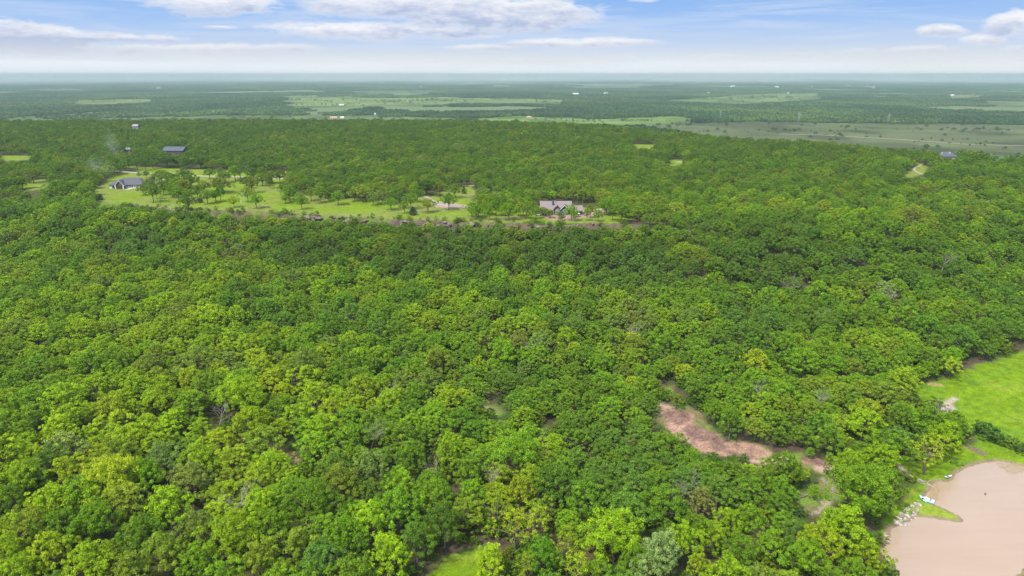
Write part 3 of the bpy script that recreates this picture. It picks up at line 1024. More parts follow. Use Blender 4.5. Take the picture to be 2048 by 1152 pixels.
def tint_choice(px, py, u, dist):
    """the mix of species changes over the slope"""
    w = dict.fromkeys(TN, 0.02)
    w["pale green"] = 0.004
    w["brownish green"] = 0.008

    def g(cx, cy_, sx, sy):
        return math.exp(-((px - cx) / sx) ** 2 - ((py - cy_) / sy) ** 2)
    w["mid green"] += .30
    w["fresh green"] += .30
    w["olive green"] += .12
    w["emerald green"] += .12
    w["lime green"] += .10 + 3.2 * g(200, 950, 360, 260) + .8 * g(1720, 1000, 160, 160) + .5 * g(1100, 1050, 250, 90) + .25 * g(850, 620, 400, 90)
    w["yellow-green"] += .04 + 1.0 * g(250, 880, 280, 180) + .4 * g(1080, 1090, 170, 70) + .3 * g(1700, 1050, 150, 90)
    w["grey-green"] += .03 + .12 * g(400, 750, 300, 100)
    w["dark green"] += .04 + .9 * g(900, 520, 450, 45) + .6 * g(1450, 480, 300, 40) + .12 * g(1000, 850, 350, 120) + .12 * g(1150, 1000, 200, 60)
    w["blue-green"] += .03 + .5 * g(1000, 520, 600, 50) + .25 * g(150, 500, 300, 80) + .08 * g(1200, 850, 300, 150)
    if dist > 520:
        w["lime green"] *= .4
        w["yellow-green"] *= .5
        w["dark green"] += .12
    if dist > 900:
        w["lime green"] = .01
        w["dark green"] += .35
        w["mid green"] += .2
    s = sum(w.values())
    a = 0
    for k in TN:
        a += w[k] / s
        if u <= a:
            return k
    return "mid green"


# ------------------------------------------------------------------ where the trees stand
def near_frame(x, y, z, m=0.16):
    px, py, dep = proj(x, y, z)
    return (dep > 20) & (px > -2048 * m) & (px < 2048 * (1 + m)) & (py < 1152 * (1 + m) + 60)


def clear_sd(x, y, grow=0.0):
    """> 0 where nothing but grass or rock is"""
    d = np.full(np.shape(x), -1e9)
    for P in [MEADOW, ROCKY, LAWN, POND] + LAWN2 + GAPS + [f for f, _ in FIELDS]:
        m = (x > P[:, 0].min() - 30) & (x < P[:, 0].max() + 30) & (y > P[:, 1].min() - 30) & (y < P[:, 1].max() + 30)
        if np.any(m):
            d[m] = np.maximum(d[m], poly_sd(P, x[m], y[m]))
    return d + grow


def px_clear(x, y, z, r, h, margin=1.5, polys=None):
    """how far (in picture units) the crown of a tree standing here stays off the open ground that the photograph shows; > 0 is off"""
    out = np.full(np.shape(x), 1e9)
    for f, o in ((.35, 0), (.6, -.8), (.6, .8), (.6, 0), (.95, 0)):
        px, py, dep = proj(x, y, z + f * h)
        px = px + o * r * FPX / dep
        for P in (polys or CLEARPX):
            m = (px > P[:, 0].min() - 8) & (px < P[:, 0].max() + 8) & (py > P[:, 1].min() - 8) & (py < P[:, 1].max() + 8)
            if np.any(m):
                out[m] = np.minimum(out[m], -poly_sd(P, px[m], py[m]))
    return out - margin


POND_VIS = np.array(POND_PX, float)
CLEARPX.append(POND_VIS)
# roofs and house fronts that the photograph shows free of trees
for p in ([(324, 296), (368, 296), (368, 309), (328, 309)], [(246, 298), (262, 298), (262, 304), (246, 304)], [(1884, 308), (1916, 308), (1918, 317), (1884, 317)],
          [(1979, 311), (2010, 312), (2010, 319), (1980, 317)], [(1081, 398), (1170, 398), (1170, 430), (1081, 430)], [(216, 355), (292, 355), (292, 380), (216, 380)],
          [(1052, 229), (1065, 229), (1065, 236), (1052, 236)], [(660, 231), (690, 231), (690, 238), (660, 238)], [(742, 225), (752, 225), (752, 231), (742, 231)],
          [(676, 206), (690, 206), (690, 212), (676, 212)], [(1143, 184), (1160, 184), (1160, 190), (1143, 190)], [(1206, 184), (1218, 184), (1218, 189), (1206, 189)],
          [(1618, 205), (1634, 205), (1634, 211), (1618, 211)], [(260, 251), (282, 251), (282, 258), (260, 258)], [(196, 162), (212, 162), (212, 167), (196, 167)],
          [(1730, 170), (1752, 170), (1752, 176), (1730, 176)], [(1676, 168), (1692, 168), (1692, 173), (1676, 173)], [(1620, 171), (1636, 171), (1636, 176), (1620, 176)]):
    CLEARPX.append(np.array(p, float))

_q = np.random.default_rng(404)
SPECKS = [(float(_q.uniform(900, 2040)) if i % 4 else float(_q.uniform(20, 900)), float(157 + 22 * _q.uniform() ** 1.3), float(_q.uniform(4, 8))) for i in range(30)]
for _x, _y, _w in SPECKS:
    CLEARPX.append(np.array([(_x - _w * .6, _y - 2.2), (_x + _w * .6, _y - 2.2), (_x + _w * .6, _y + .6), (_x - _w * .6, _y + .6)]))

HERO = [  # crown centre, crown width in the photograph, leaf colour, kind
    (45, 962, 74, "lime green"), (20, 1005, 60, "mid green"), (100, 935, 84, "dark green"), (140, 950, 66, "yellow-green"), (165, 995, 84, "fresh green"),
    (222, 962, 100, "yellow-green"), (290, 955, 62, "fresh green"), (235, 910, 72, "olive green"), (330, 922, 70, "grey-green"), (382, 968, 84, "grey-green"),
    (338, 1015, 76, "lime green"), (190, 1050, 78, "fresh green"), (255, 1010, 84, "olive green"), (105, 1012, 84, "lime green"), (120, 1062, 70, "mid green"),
    (55, 1058, 78, "olive green"), (20, 1110, 70, "lime green"), (100, 1112, 80, "yellow-green"), (185, 1130, 92, "lime green"), (280, 1075, 72, "mid green"),
    (330, 1112, 80, "olive green"), (392, 1060, 66, "grey-green"), (517, 1018, 66, "lime green"), (632, 1008, 96, "mid green"), (684, 972, 84, "olive green"),
    (738, 940, 64, "grey-green"), (800, 972, 60, "fresh green"), (795, 1020, 92, "fresh green"), (742, 1046, 74, "lime green"), (462, 1078, 104, "lime green"),
    (545, 1062, 76, "fresh green"), (592, 1100, 96, "olive green"), (774, 1118, 76, "lime green"), (834, 1085, 76, "dark green"), (888, 1052, 76, "dark green"),
    (865, 1003, 70, "mid green"), (640, 1130, 80, "blue-green"), (520, 1128, 76, "olive green"), (400, 1130, 70, "fresh green"), (690, 1078, 76, "fresh green"),
    (945, 992, 52, "fresh green"), (992, 1020, 66, "yellow-green", "S"), (1038, 988, 56, "yellow-green"), (1030, 1060, 84, "yellow-green", "S"),
    (980, 1128, 66, "lime green"), (1072, 1045, 66, "yellow-green", "S"), (1110, 975, 80, "dark green"), (1170, 1000, 76, "mid green"), (1228, 1072, 104, "lime green"),
    (1085, 1118, 70, "emerald green"), (1055, 1140, 60, "yellow-green", "S"), (1135, 1088, 56, "yellow-green", "S"), (1154, 1146, 76, "yellow-green", "S"),
    (1275, 1130, 66, "mid green"), (1322, 1108, 84, "pale green"), (1300, 1150, 76, "pale green"), (1368, 1090, 70, "lime green"), (1397, 1135, 48, "yellow-green"),
    (1428, 1080, 56, "lime green"), (1482, 1112, 70, "mid green"), (1385, 1060, 54, "mid green"), (1402, 1008, 56, "brownish green"), (1500, 1040, 52, "fresh green"),
    (1640, 1092, 76, "yellow-green"), (1730, 985, 112, "fresh green"), (1690, 1062, 96, "lime green"), (1738, 1118, 60, "lime green"), (1856, 905, 80, "yellow-green", "S"), (1888, 878, 66, "lime green"),
    (1905, 855, 56, "fresh green"), (1462, 845, 52, "mid green"), (1428, 822, 40, "mid green"), (1354, 802, 26, "olive green"), (1610, 1120, 70, "fresh green"),
    (1540, 1092, 60, "fresh green"), (1570, 940, 56, "mid green"), (1525, 962, 46, "mid green"), (1488, 920, 24, "dark green"), (1620, 905, 18, "fresh green"), (1655, 922, 10, "fresh green"),
    (1630, 985, 26, "fresh green", "S"), (1902, 735, 34, "yellow-green"), (220, 822, 60, "yellow-green"), (330, 800, 60, "lime green"), (480, 790, 80, "lime green"), (500, 850, 70, "lime green"),
    (1000, 560, 40, "fresh green"), (1100, 610, 44, "lime green"), (1005, 705, 54, "fresh green"), (130, 800, 70, "lime green"), (40, 1150, 70, "lime green"),
    (260, 1150, 74, "olive green"), (450, 1165, 76, "fresh green"), (700, 1160, 84, "mid green"), (900, 905, 60, "lime green"), (1030, 905, 84, "fresh green"), (820, 925, 56, "mid green"),
    (1560, 870, 30, "mid green"), (1700, 940, 70, "lime green"), (1760, 925, 66, "lime green"), (1660, 880, 56, "mid green"), (1870, 820, 40, "dark green"), (1800, 840, 56, "mid green")]

TREES = []      # dict(x,y,z,d,h,tint,kind,px,py,wpx)
hx = np.array([h[0] for h in HERO], float)
hy = np.array([h[1] for h in HERO], float)
X0, Y0, Z0 = unproj(hx, hy, 5.5)
for i, h in enumerate(HERO):
    dep = proj(X0[i], Y0[i], Z0[i] + 5.5)[2]
    D = h[2] * dep / FPX * 1.06
    Ht = max(D * 1.05, min(11.5, D * 1.35)) if D > 5 else D * 1.25
    zc = 0.55 * Ht
    x, y, z = unproj(h[0], h[1], zc)
    TREES.append(dict(x=x[0], y=y[0], z=z[0], d=D, h=Ht, tint=h[3], style=(h[4] if len(h) > 4 else "N"), hero=True))

cell = {}


def try_add(x, y, r, fac=1.0):
    cx, cy2 = int(x // 6), int(y // 6)
    for a in (-2, -1, 0, 1, 2):
        for b_ in (-2, -1, 0, 1, 2):
            for (qx, qy, qr) in cell.get((cx + a, cy2 + b_), ()):
                if (x - qx) ** 2 + (y - qy) ** 2 < ((r + qr) * fac) ** 2:
                    return False
    cell.setdefault((cx, cy2), []).append((x, y, r))
    return True


for t in TREES:
    cell.setdefault((int(t["x"] // 6), int(t["y"] // 6)), []).append((t["x"], t["y"], t["d"] / 2))

# the wood below the bluff
for rmin, rmax, tries in ((3.9, 5.0, 6000), (3.0, 4.0, 26000), (2.1, 3.0, 46000)):
    xx = rng.uniform(-420, 420, tries)
    yy = rng.uniform(60, 440, tries)
    rr = rng.uniform(rmin, rmax, tries)
    ye = np.interp(xx, ex, ey)
    zz = terrain(xx, yy)
    cs = clear_sd(xx, yy)
    rightp = sst(xx, 66, 90)
    ok = near_frame(xx, yy, zz + 6) & (yy < ye - 3.5 + 14 * rightp) & (cs < -1.0 - 0.25 * rr)
    ok &= px_clear(xx, yy, zz, rr, rr * 2) > 0
    if rmin > 4:
        ok &= rng.uniform(size=tries) < .5
    # smaller trees around the rock clearing and on the talus under the cliff
    pxx, pyy, _ = proj(xx, yy, zz)
    small = ((pxx > 900) & (pxx < 1720) & (pyy > 760) & (pyy < 980)) | ((ye - yy < 26) & (xx < 110))
    ok &= ~(small & (rr > 4.0))
    for i in np.nonzero(ok)[0]:
        r = rr[i]
        if try_add(xx[i], yy[i], r, 0.80):
            hgt = r * 2 * rng.uniform(.98, 1.28)
            if small[i]:
                hgt *= .85
            if -185 < xx[i] < 76 and ye[i] - yy[i] < 24:
                hgt = min(hgt, max(4.2, Z_TOP - 0.9 - zz[i] + 4.6 * rng.uniform()))
            TREES.append(dict(x=xx[i], y=yy[i], z=zz[i], d=2 * r * 1.12, h=min(hgt, 12.5), style="N", hero=False))
# wood beyond the cliff line on the right and on the plateau
n_try = 90000
u = rng.uniform(size=n_try)
yy = 370 + (1330 - 370) * u ** 0.75
xx = rng.uniform(-1, 1, n_try) * (yy * .90)
rr = rng.uniform(2.9, 4.7, n_try)
zz = terrain(xx, yy)
ye = np.interp(xx, ex, ey)
yf = np.interp(xx, fx_, fy_)
cs = clear_sd(xx, yy)
wild = (xx < -178) | (xx > 74)
ok = near_frame(xx, yy, zz + 6) & ((yy > ye + 5) | (wild & (yy > ye - 9))) & (yy < yf + 30 + 330 * (fbm(xx / 95, xx * 0 + 2.2, 141, 3) - .42)) & (cs < -1.5)
ok &= px_clear(xx, yy, zz, rr, rr * 2, .6) > 0
for i in np.nonzero(ok)[0]:
    if try_add(xx[i], yy[i], rr[i], 0.86):
        TREES.append(dict(x=xx[i], y=yy[i], z=zz[i], d=2 * rr[i] * 1.12, h=2 * rr[i] * rng.uniform(.95, 1.2), style="N", hero=False))

# trees one by one on the lawn of the plateau: foot of the trunk, width, height in the photograph, colour
LAWNT = [
    (572, 407, 20, 16, "mid green"), (604, 419, 23, 27, "fresh green"), (587, 400, 27, 32, "mid green"), (578, 393, 22, 28, "olive green"), (623, 402, 23, 27, "olive green"),
    (641, 406, 28, 32, "mid green"), (658, 402, 20, 27, "mid green"), (677, 410, 28, 28, "fresh green"), (696, 395, 20, 22, "mid green"), (724, 404, 36, 33, "olive green"),
    (747, 411, 22, 27, "grey-green"), (757, 407, 18, 22, "fresh green"), (782, 420, 27, 24, "mid green"), (809, 427, 20, 24, "mid green"), (822, 418, 26, 30, "fresh green"),
    (856, 425, 30, 27, "olive green"), (898, 419, 33, 31, "mid green"), (792, 406, 36, 27, "dark green"), (856, 391, 38, 30, "dark green"), (944, 434, 26, 28, "mid green"), (956, 436, 20, 26, "fresh green"),
    (978, 431, 15, 24, "mid green"), (992, 432, 20, 32, "mid green"), (966, 417, 28, 28, "olive green"), (985, 410, 24, 22, "brownish green"), (1018, 440, 34, 32, "fresh green"),
    (1053, 431, 20, 28, "mid green"), (1066, 424, 18, 22, "mid green"), (1091, 433, 14, 16, "olive green"), (1109, 428, 14, 15, "mid green"), (1124, 441, 13, 12, "dark green"),
    (1143, 441, 25, 30, "fresh green"), (1130, 428, 15, 18, "emerald green"), (1174, 442, 12, 26, "olive green"), (1181, 436, 18, 28, "olive green"), (1209, 431, 27, 32, "fresh green"),
    (1243, 445, 36, 38, "mid green"), (1196, 443, 17, 22, "mid green"), (1228, 431, 16, 22, "olive green"), (1277, 433, 24, 28, "mid green"), (1299, 434, 20, 28, "mid green"),
    (67, 366, 32, 28, "olive green"), (120, 392, 50, 30, "mid green"), (45, 378, 30, 24, "mid green"), (184, 377, 26, 22, "olive green"), (165, 386, 34, 24, "mid green"),
    (287, 391, 20, 22, "olive green"), (279, 357, 7, 13, "mid green"), (293, 356, 13, 13, "dark green"), (307, 405, 30, 38, "mid green"), (314, 398, 16, 22, "mid green"),
    (358, 403, 26, 28, "mid green"), (322, 412, 13, 24, "pale green"), (378, 422, 26, 33, "dark green"), (416, 408, 26, 28, "mid green"), (432, 404, 24, 24, "fresh green"),
    (444, 386, 42, 28, "olive green"), (408, 386, 24, 24, "olive green"), (340, 378, 40, 30, "mid green"), (325, 366, 34, 24, "olive green"), (374, 358, 22, 16, "mid green"),
    (356, 385, 30, 30, "fresh green"), (384, 378, 30, 28, "mid green"), (469, 415, 20, 22, "yellow-green"), (513, 417, 27, 28, "fresh green"), (496, 404, 28, 28, "olive green"),
    (540, 377, 13, 22, "dark green"), (543, 367, 30, 24, "olive green"), (481, 358, 32, 26, "mid green"), (505, 386, 24, 32, "olive green"), (420, 358, 20, 20, "mid green"), (440, 352, 16, 16, "fresh green"),
    (258, 337, 20, 22, "mid green"), (275, 339, 20, 22, "mid green"), (292, 341, 20, 22, "dark green"), (306, 338, 16, 18, "mid green"), (335, 336, 34, 24, "dark green"),
    (374, 338, 22, 22, "dark green"), (402, 337, 28, 22, "dark green"), (426, 342, 18, 20, "olive green"), (560, 366, 22, 26, "mid green"), (772, 398, 24, 22, "olive green"), (735, 392, 30, 26, "mid green")]
_r = np.random.default_rng(77)
_k = 0
while _k < 52:
    _x, _y = _r.uniform(945, 1300), _r.uniform(404, 441)
    if _k >= 34:
        _x, _y = _r.uniform(330, 760), _r.uniform(362, 412)
    if 1070 < _x < 1195 and _y < 447:
        continue
    if 900 < _x < 1000 and _y < 408:
        continue
    if 900 < _x < 1075 and _y < 423 + (_x - 1000) * -.05 and _r.uniform() < .3:
        continue
    LAWNT.append((_x, _y, float(_r.uniform(17, 30)), float(_r.uniform(22, 32)), ["mid green", "fresh green", "olive green", "emerald green"][int(_r.integers(0, 4))]))
    _k += 1
LAWNT += [(1086, 432, 16, 17, "olive green"), (1100, 436, 15, 16, "mid green"), (1118, 437, 13, 14, "mid green"), (1150, 443, 14, 18, "fresh green"), (1072, 438, 22, 26, "mid green"),
          (300, 380, 24, 22, "olive green"), (328, 390, 30, 26, "mid green"), (346, 396, 26, 26, "fresh green"), (366, 390, 30, 28, "olive green"), (396, 396, 26, 24, "mid green"),
          (600, 408, 20, 22, "mid green"), (650, 396, 34, 28, "mid green"), (675, 398, 30, 28, "olive green"), (710, 402, 26, 26, "mid green"), (800, 402, 34, 30, "mid green"), (765, 408, 26, 26, "grey-green"),
          (835, 404, 26, 26, "mid green"), (910, 396, 30, 26, "mid green"), (880, 392, 28, 26, "olive green"), (525, 372, 24, 24, "mid green"), (450, 366, 26, 22, "mid green"), (585, 378, 30, 26, "olive green")]
CEDARS = [(826, 430, 15, 17), (928, 387, 9, 13), (978, 389, 14, 18), (200, 400, 14, 12), (400, 405, 12, 12), (735, 400, 9, 13)]
DEADS = [(1160, 672, 30, 26), (240 + 0, 0, 0, 0), (455, 1040, 56, 46), (435, 862, 26, 24), (875, 975, 26, 34), (1160 - 190, 990, 26, 44), (1340, 1040, 34, 30), (1395, 1015, 40, 36), (735, 905, 34, 30),
         (205, 400, 8, 13), (343, 416, 20, 20), (1625, 830, 24, 30), (1055, 725, 26, 26), (790, 820, 26, 26), (1860, 850, 26, 34), (1510, 815, 18, 22)]
DEADS += [(1594, 594, 26, 20), (1763, 619, 24, 20), (1635, 662, 22, 20), (1543, 566, 26, 18), (1881, 541, 22, 18), (1261, 692, 24, 22)]
DEADS = [d for d in DEADS if d[2]]
bx, by, bz = unproj([t[0] for t in LAWNT], [t[1] for t in LAWNT])
for i, t in enumerate(LAWNT):
    dep = proj(bx[i], by[i], bz[i] + 4)[2]
    TREES.append(dict(x=bx[i], y=by[i], z=bz[i], d=t[2] * dep / FPX * 1.1, h=t[3] * dep / FPX * 1.05, tint=t[4], style="S" if t[4] in ("pale green",) else "N", hero=True, lawn=True))

_v = np.array([fbm(np.array([t["x"] / 24]), np.array([t["y"] / 24]), 121, 3)[0] for t in TREES]) + rng.uniform(0, .30, len(TREES))
_rank = (np.argsort(np.argsort(_v)) + .5) / len(TREES)
for t, _u in zip(TREES, _rank):
    t["u"] = float(_u)
for t in TREES:
    t["px"], t["py"], t["dep"] = [float(v) for v in proj(t["x"], t["y"], t["z"] + .55 * t["h"])]
    if "tint" not in t:
        t["tint"] = tint_choice(t["px"], t["py"], t["u"], t["dep"])
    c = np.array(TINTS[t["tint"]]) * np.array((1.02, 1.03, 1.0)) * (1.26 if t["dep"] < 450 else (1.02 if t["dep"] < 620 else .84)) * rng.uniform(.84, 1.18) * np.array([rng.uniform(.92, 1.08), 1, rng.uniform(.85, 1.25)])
    if not t["hero"]:
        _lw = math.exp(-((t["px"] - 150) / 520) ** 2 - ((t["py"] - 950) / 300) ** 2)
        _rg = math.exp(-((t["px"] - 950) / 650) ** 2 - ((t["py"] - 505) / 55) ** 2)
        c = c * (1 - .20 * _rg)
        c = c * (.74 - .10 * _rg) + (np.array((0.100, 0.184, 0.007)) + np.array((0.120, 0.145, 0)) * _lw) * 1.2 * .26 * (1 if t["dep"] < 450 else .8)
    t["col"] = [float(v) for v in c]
    t["rz"] = float(rng.uniform(0, 6.283))
    t["wpx"] = t["d"] / t["dep"] * FPX
    t["var"] = int(rng.integers(0, len(VAR)))
    if t.get("lawn"):
        t["var"] = int(rng.choice([0, 1, 3, 5, 7]))

# the 300 that show largest become trees of their own; the rest is the woodland
inf = [t for t in TREES if -10 < t["px"] < 2058 and 0 < t["py"] < 1165]
lawn = [t for t in inf if t.get("lawn")]
wood = [t for t in inf if not t.get("lawn")]
wood.sort(key=lambda t: -(t["wpx"] + (25 if t["hero"] else 0)))
solo = wood[:300 - len(lawn)]
for t in solo + lawn:
    t["solo"] = True
rest = [t for t in TREES if not t.get("solo")]


# ------------------------------------------------------------------ labels for the single trees
ORD = ["leftmost", "second from left", "third from left", "fourth from left", "fifth from left", "sixth from left", "seventh from left", "eighth from left",
       "ninth from left", "tenth from left", "eleventh from left", "twelfth from left"]


def zone_wood(t):
    px, py = t["px"], t["py"]
    cols = ["far left", "left", "left of centre", "just left of centre", "just right of centre", "right of centre", "towards the right", "far right"]
    rows = [(0, 700, "high on the slope"), (700, 800, "on the upper slope"), (800, 860, "mid slope"), (860, 915, "lower middle wood"), (915, 965, "low in the wood"),
            (965, 1015, "third row from bottom"), (1015, 1065, "second row from bottom"), (1065, 1110, "just above the bottom edge"), (1110, 1300, "cut by the bottom edge")]
    r = [q[2] for q in rows if q[0] <= py < q[1]][0]
    if px > 1790 and 700 < py < 960:
        return "between the meadow and the pond"
    if px > 1640 and py > 860 and px < 1850:
        return "beside the pond's left shore" if py > 950 else "left of the meadow above the pond"
    if 1300 < px < 1640 and 780 < py < 880:
        return "above the pink rock clearing"
    if 1300 < px < 1640 and 880 <= py < 960:
        return "below the pink rock clearing"
    if 1480 < px < 1680 and 960 <= py < 1045:
        return "by the stony gully"
    if 850 < px < 1090 and py > 1050:
        return "by the grass patch at the bottom"
    return r + ", " + cols[max(0, min(7, int(px // 256)))]


def zone_lawn(t):
    px, py = t["px"], t["py"]
    for a, b_, s in ((-99, 190, "left of the white house"), (190, 330, "close to the white house"), (330, 470, "on the lawn right of the white house"),
                     (470, 600, "on the bright lawn by the road"), (600, 720, "in the middle of the lawn"), (720, 880, "on lawn left of the gravel pad"),
                     (880, 1010, "on lawn right of the gravel pad"), (1010, 1075, "left of the blue house"), (1075, 1170, "before the blue house"), (1170, 1400, "right of the blue house")):
        if a <= px < b_:
            return "behind the gravel road" if py < 335 else s
    return "on the lawn"


def label_trees(lst, zf, word, where):
    groups = {}
    for t in lst:
        t["zone"] = zf(t)
        sz = "big " if t["wpx"] > (88 if word == "crown" else 30) else ("small " if t["wpx"] < (46 if word == "crown" else 19) else "")
        t["sz"] = sz
        groups.setdefault((t["tint"], sz, t["style"], t["zone"]), []).append(t)
    for (ti, sz, st, zo), g in groups.items():
        g.sort(key=lambda t: t["px"])
        for i, t in enumerate(g):
            kind = "thin-crowned tree" if st == "S" else "oak"
            if len(g) == 1:
                o = ""
            elif len(g) == 2:
                o = ["left one of two, ", "right one of two, "][i]
            else:
                o = ("rightmost " if i == len(g) - 1 else ORD[min(i, 11)] + " ")
            t["label"] = f"{o}{sz}{ti} {kind} {zo}"


label_trees(solo, zone_wood, "crown", "wood")
label_trees(lawn, zone_lawn, "tree", "lawn")


def nom(me):
    co = np.empty(len(me.vertices) * 3, np.float32)
    me.vertices.foreach_get("co", co)
    co = co.reshape(-1, 3)
    w = np.percentile(co, 98.5, 0) - np.percentile(co, 1.5, 0)
    return (w[0] + w[1]) / 2, float(np.percentile(co[:, 2], 99))


for lst in (VAR, BIG, SPARSE, CEDAR, LIGHT, SHRUB):
    for i, (c, t) in enumerate(lst):
        lst[i] = (c, t, *nom(c))
DEADN = [(d, *nom(d)) for d in DEAD]


def plant(name, label, cat, group, v, x, y, z, D, H, rz, col):
    crown, trunk, dn, hn = v
    s = D / dn
    root = empty(name, (x, y, z), rz, (s, s, H / hn))
    tag(root, label, cat, group)
    t = link(bpy.data.objects.new("trunk", trunk), root)
    c = link(bpy.data.objects.new("crown", crown), root)
    c["tint"] = col
    return root


for t in solo:
    v = SPARSE[t["var"] % 2] if t["style"] == "S" else (BIG[t["var"] % 2] if t["d"] > 11.5 else VAR[t["var"]])
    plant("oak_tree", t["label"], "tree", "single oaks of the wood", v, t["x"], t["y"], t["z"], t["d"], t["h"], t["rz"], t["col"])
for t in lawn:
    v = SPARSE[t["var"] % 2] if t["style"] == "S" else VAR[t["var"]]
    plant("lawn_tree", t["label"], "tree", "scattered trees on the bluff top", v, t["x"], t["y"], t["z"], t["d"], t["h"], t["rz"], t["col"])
cl = ["dark conical cedar at the cliff edge left of the gravel pad", "small dark cedar behind the lawn right of the gravel pad", "dark cedar at the wood edge left of the blue house",
      "round dark bush on the lawn below the white house", "dark reddish cedar among the trees right of the white house", "brownish cedar beside a grey-green tree on the lawn"]
x, y, z = unproj([t[0] for t in CEDARS], [t[1] for t in CEDARS])
for i, t in enumerate(CEDARS):
    dep = proj(x[i], y[i], z[i] + 2)[2]
    plant("cedar_tree", cl[i], "cedar", "dark cedars on the bluff top", CEDAR[i % 2], x[i], y[i], z[i], t[2] * dep / FPX, t[3] * dep / FPX, i * 1.3,
          [0.030, 0.055, 0.018] if i < 4 else [0.07, 0.05, 0.03])
dl = ["bare brown tree alone in green canopy below the blue house", "wide bare pale branched tree in the lower left wood", "bare grey tree in a dark gap in the left wood",
      "bare tree beside a shadowed gap left of the middle", "tall thin bare grey trunked tree above the yellow trees", "bare tree among dark oaks above the pale flowering tree",
      "grey bare tree left of the stony gully", "bare grey branched tree above the olive oaks", "slim leaning bare tree on the lawn below the white house",
      "bare purple-grey tree at the cliff edge right of the white house", "bare pale tree above the right end of the rock clearing", "dark bare tree in the middle of the canopy",
      "bare grey tree in the canopy left of the small grass gap", "bare tree near the meadow's left corner", "small bare tree above the pink rock clearing",
      "bare brown tree high in the right wood, below the scrub field", "bare tree in the right wood above the meadow's upper corner", "small bare tree between two rows of oaks, right wood",
      "bare pale tree in the upper right wood, leftmost there", "bare tree closest to the right edge, high in the wood", "bare tree just right of centre in the canopy"]
x, y, z = unproj([t[0] for t in DEADS], [t[1] + t[3] * .35 for t in DEADS])
for i, t in enumerate(DEADS):
    dep = proj(x[i], y[i], z[i] + 2)[2]
    me, dn, hn = DEADN[i % 3]
    s = t[2] * dep / FPX / dn * (1.25 if t[1] < 420 else 1.6)
    onlawn = t[1] < 420
    root = empty("bare_tree", (x[i], y[i], z[i]), i * 2.1, (s, s, max(t[3] * dep / FPX * 1.1, (0 if onlawn else 11.5)) / hn))
    tag(root, dl[i], "bare tree", "bare trees")
    link(bpy.data.objects.new("branches", me), root)


# ------------------------------------------------------------------ instanced stuff
def src(name, me):
    o = bpy.data.objects.new(name, me)        # only a source for the copies below, never in the scene itself
    o["kind"] = "stuff"
    return o


def scatter(name, label, cat, P, rot, scl, tint, idx, sources):
    """one object whose points carry copies of sources[k] = list of meshes"""
    me = bpy.data.meshes.new(name)
    n = len(P)
    me.vertices.add(n)
    me.vertices.foreach_set("co", np.asarray(P, np.float32).ravel())
    for an, typ, dat, key in (("rot", "FLOAT_VECTOR", rot, "vector"), ("scl", "FLOAT_VECTOR", scl, "vector"),
                              ("tint", "FLOAT_COLOR", np.concatenate([tint, np.ones((n, 1))], 1), "color"), ("idx", "INT", idx, "value")):
        a = me.attributes.new(an, typ, "POINT")
        a.data.foreach_set(key, np.ascontiguousarray(dat, np.int32 if typ == "INT" else np.float32).ravel())
    me.update()
    o = link(bpy.data.objects.new(name, me))
    tag(o, label, cat, None, "stuff")
    g = bpy.data.node_groups.new(name, "GeometryNodeTree")
    g.interface.new_socket("Geometry", in_out="INPUT", socket_type="NodeSocketGeometry")
    g.interface.new_socket("Geometry", in_out="OUTPUT", socket_type="NodeSocketGeometry")
    nd, ln = g.nodes, g.links
    gi, go = nd.new("NodeGroupInput"), nd.new("NodeGroupOutput")
    join = nd.new("GeometryNodeJoinGeometry")
    ln.new(join.outputs[0], go.inputs[0])

    def na(nm, dt):
        q = nd.new("GeometryNodeInputNamedAttribute")
        q.data_type = dt
        q.inputs[0].default_value = nm
        return q.outputs[0]
    rv, sv, iv = na("rot", "FLOAT_VECTOR"), na("scl", "FLOAT_VECTOR"), na("idx", "INT")
    e2r = nd.new("FunctionNodeEulerToRotation")
    ln.new(rv, e2r.inputs[0])
    for k, meshes in enumerate(sources):
        cmp_ = nd.new("FunctionNodeCompare")
        cmp_.data_type = "INT"
        cmp_.operation = "EQUAL"
        ln.new(iv, cmp_.inputs[2])
        cmp_.inputs[3].default_value = k
        for j, m in enumerate(meshes):
            oi = nd.new("GeometryNodeObjectInfo")
            oi.inputs[0].default_value = src(f"{name}_{'crown' if j == 0 else 'trunk'}", m)
            oi.inputs["As Instance"].default_value = True
            ip = nd.new("GeometryNodeInstanceOnPoints")
            ln.new(gi.outputs[0], ip.inputs["Points"])
            ln.new(cmp_.outputs[0], ip.inputs["Selection"])
            ln.new(oi.outputs["Geometry"], ip.inputs["Instance"])
            ln.new(e2r.outputs[0], ip.inputs["Rotation"])
            ln.new(sv, ip.inputs["Scale"])
            ln.new(ip.outputs[0], join.inputs[0])
    md = o.modifiers.new("scatter", "NODES")
    md.node_group = g
    return o


def arr(lst, vf):
    P = np.array([(t["x"], t["y"], t["z"]) for t in lst])
    rot = np.array([(0, 0, t["rz"]) for t in lst])
    idx = np.array([vf(t)[0] for t in lst])
    scl = np.array([(t["d"] / vf(t)[1][2], t["d"] / vf(t)[1][2], t["h"] / vf(t)[1][3]) for t in lst])
    tint = np.array([t["col"] for t in lst])
    return P, rot, scl, tint, idx


NV, NL = len(VAR), len(LIGHT)


def pick(t):
    if t["dep"] < 560:
        return t["var"], VAR[t["var"]]
    k = t["var"] % NL
    return NV + k, LIGHT[k]


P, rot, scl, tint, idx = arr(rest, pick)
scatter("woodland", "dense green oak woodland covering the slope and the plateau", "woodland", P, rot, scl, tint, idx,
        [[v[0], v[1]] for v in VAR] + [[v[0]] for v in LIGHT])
print("TREES", len(TREES), "solo", len(solo), "lawn", len(lawn), "rest", len(rest))

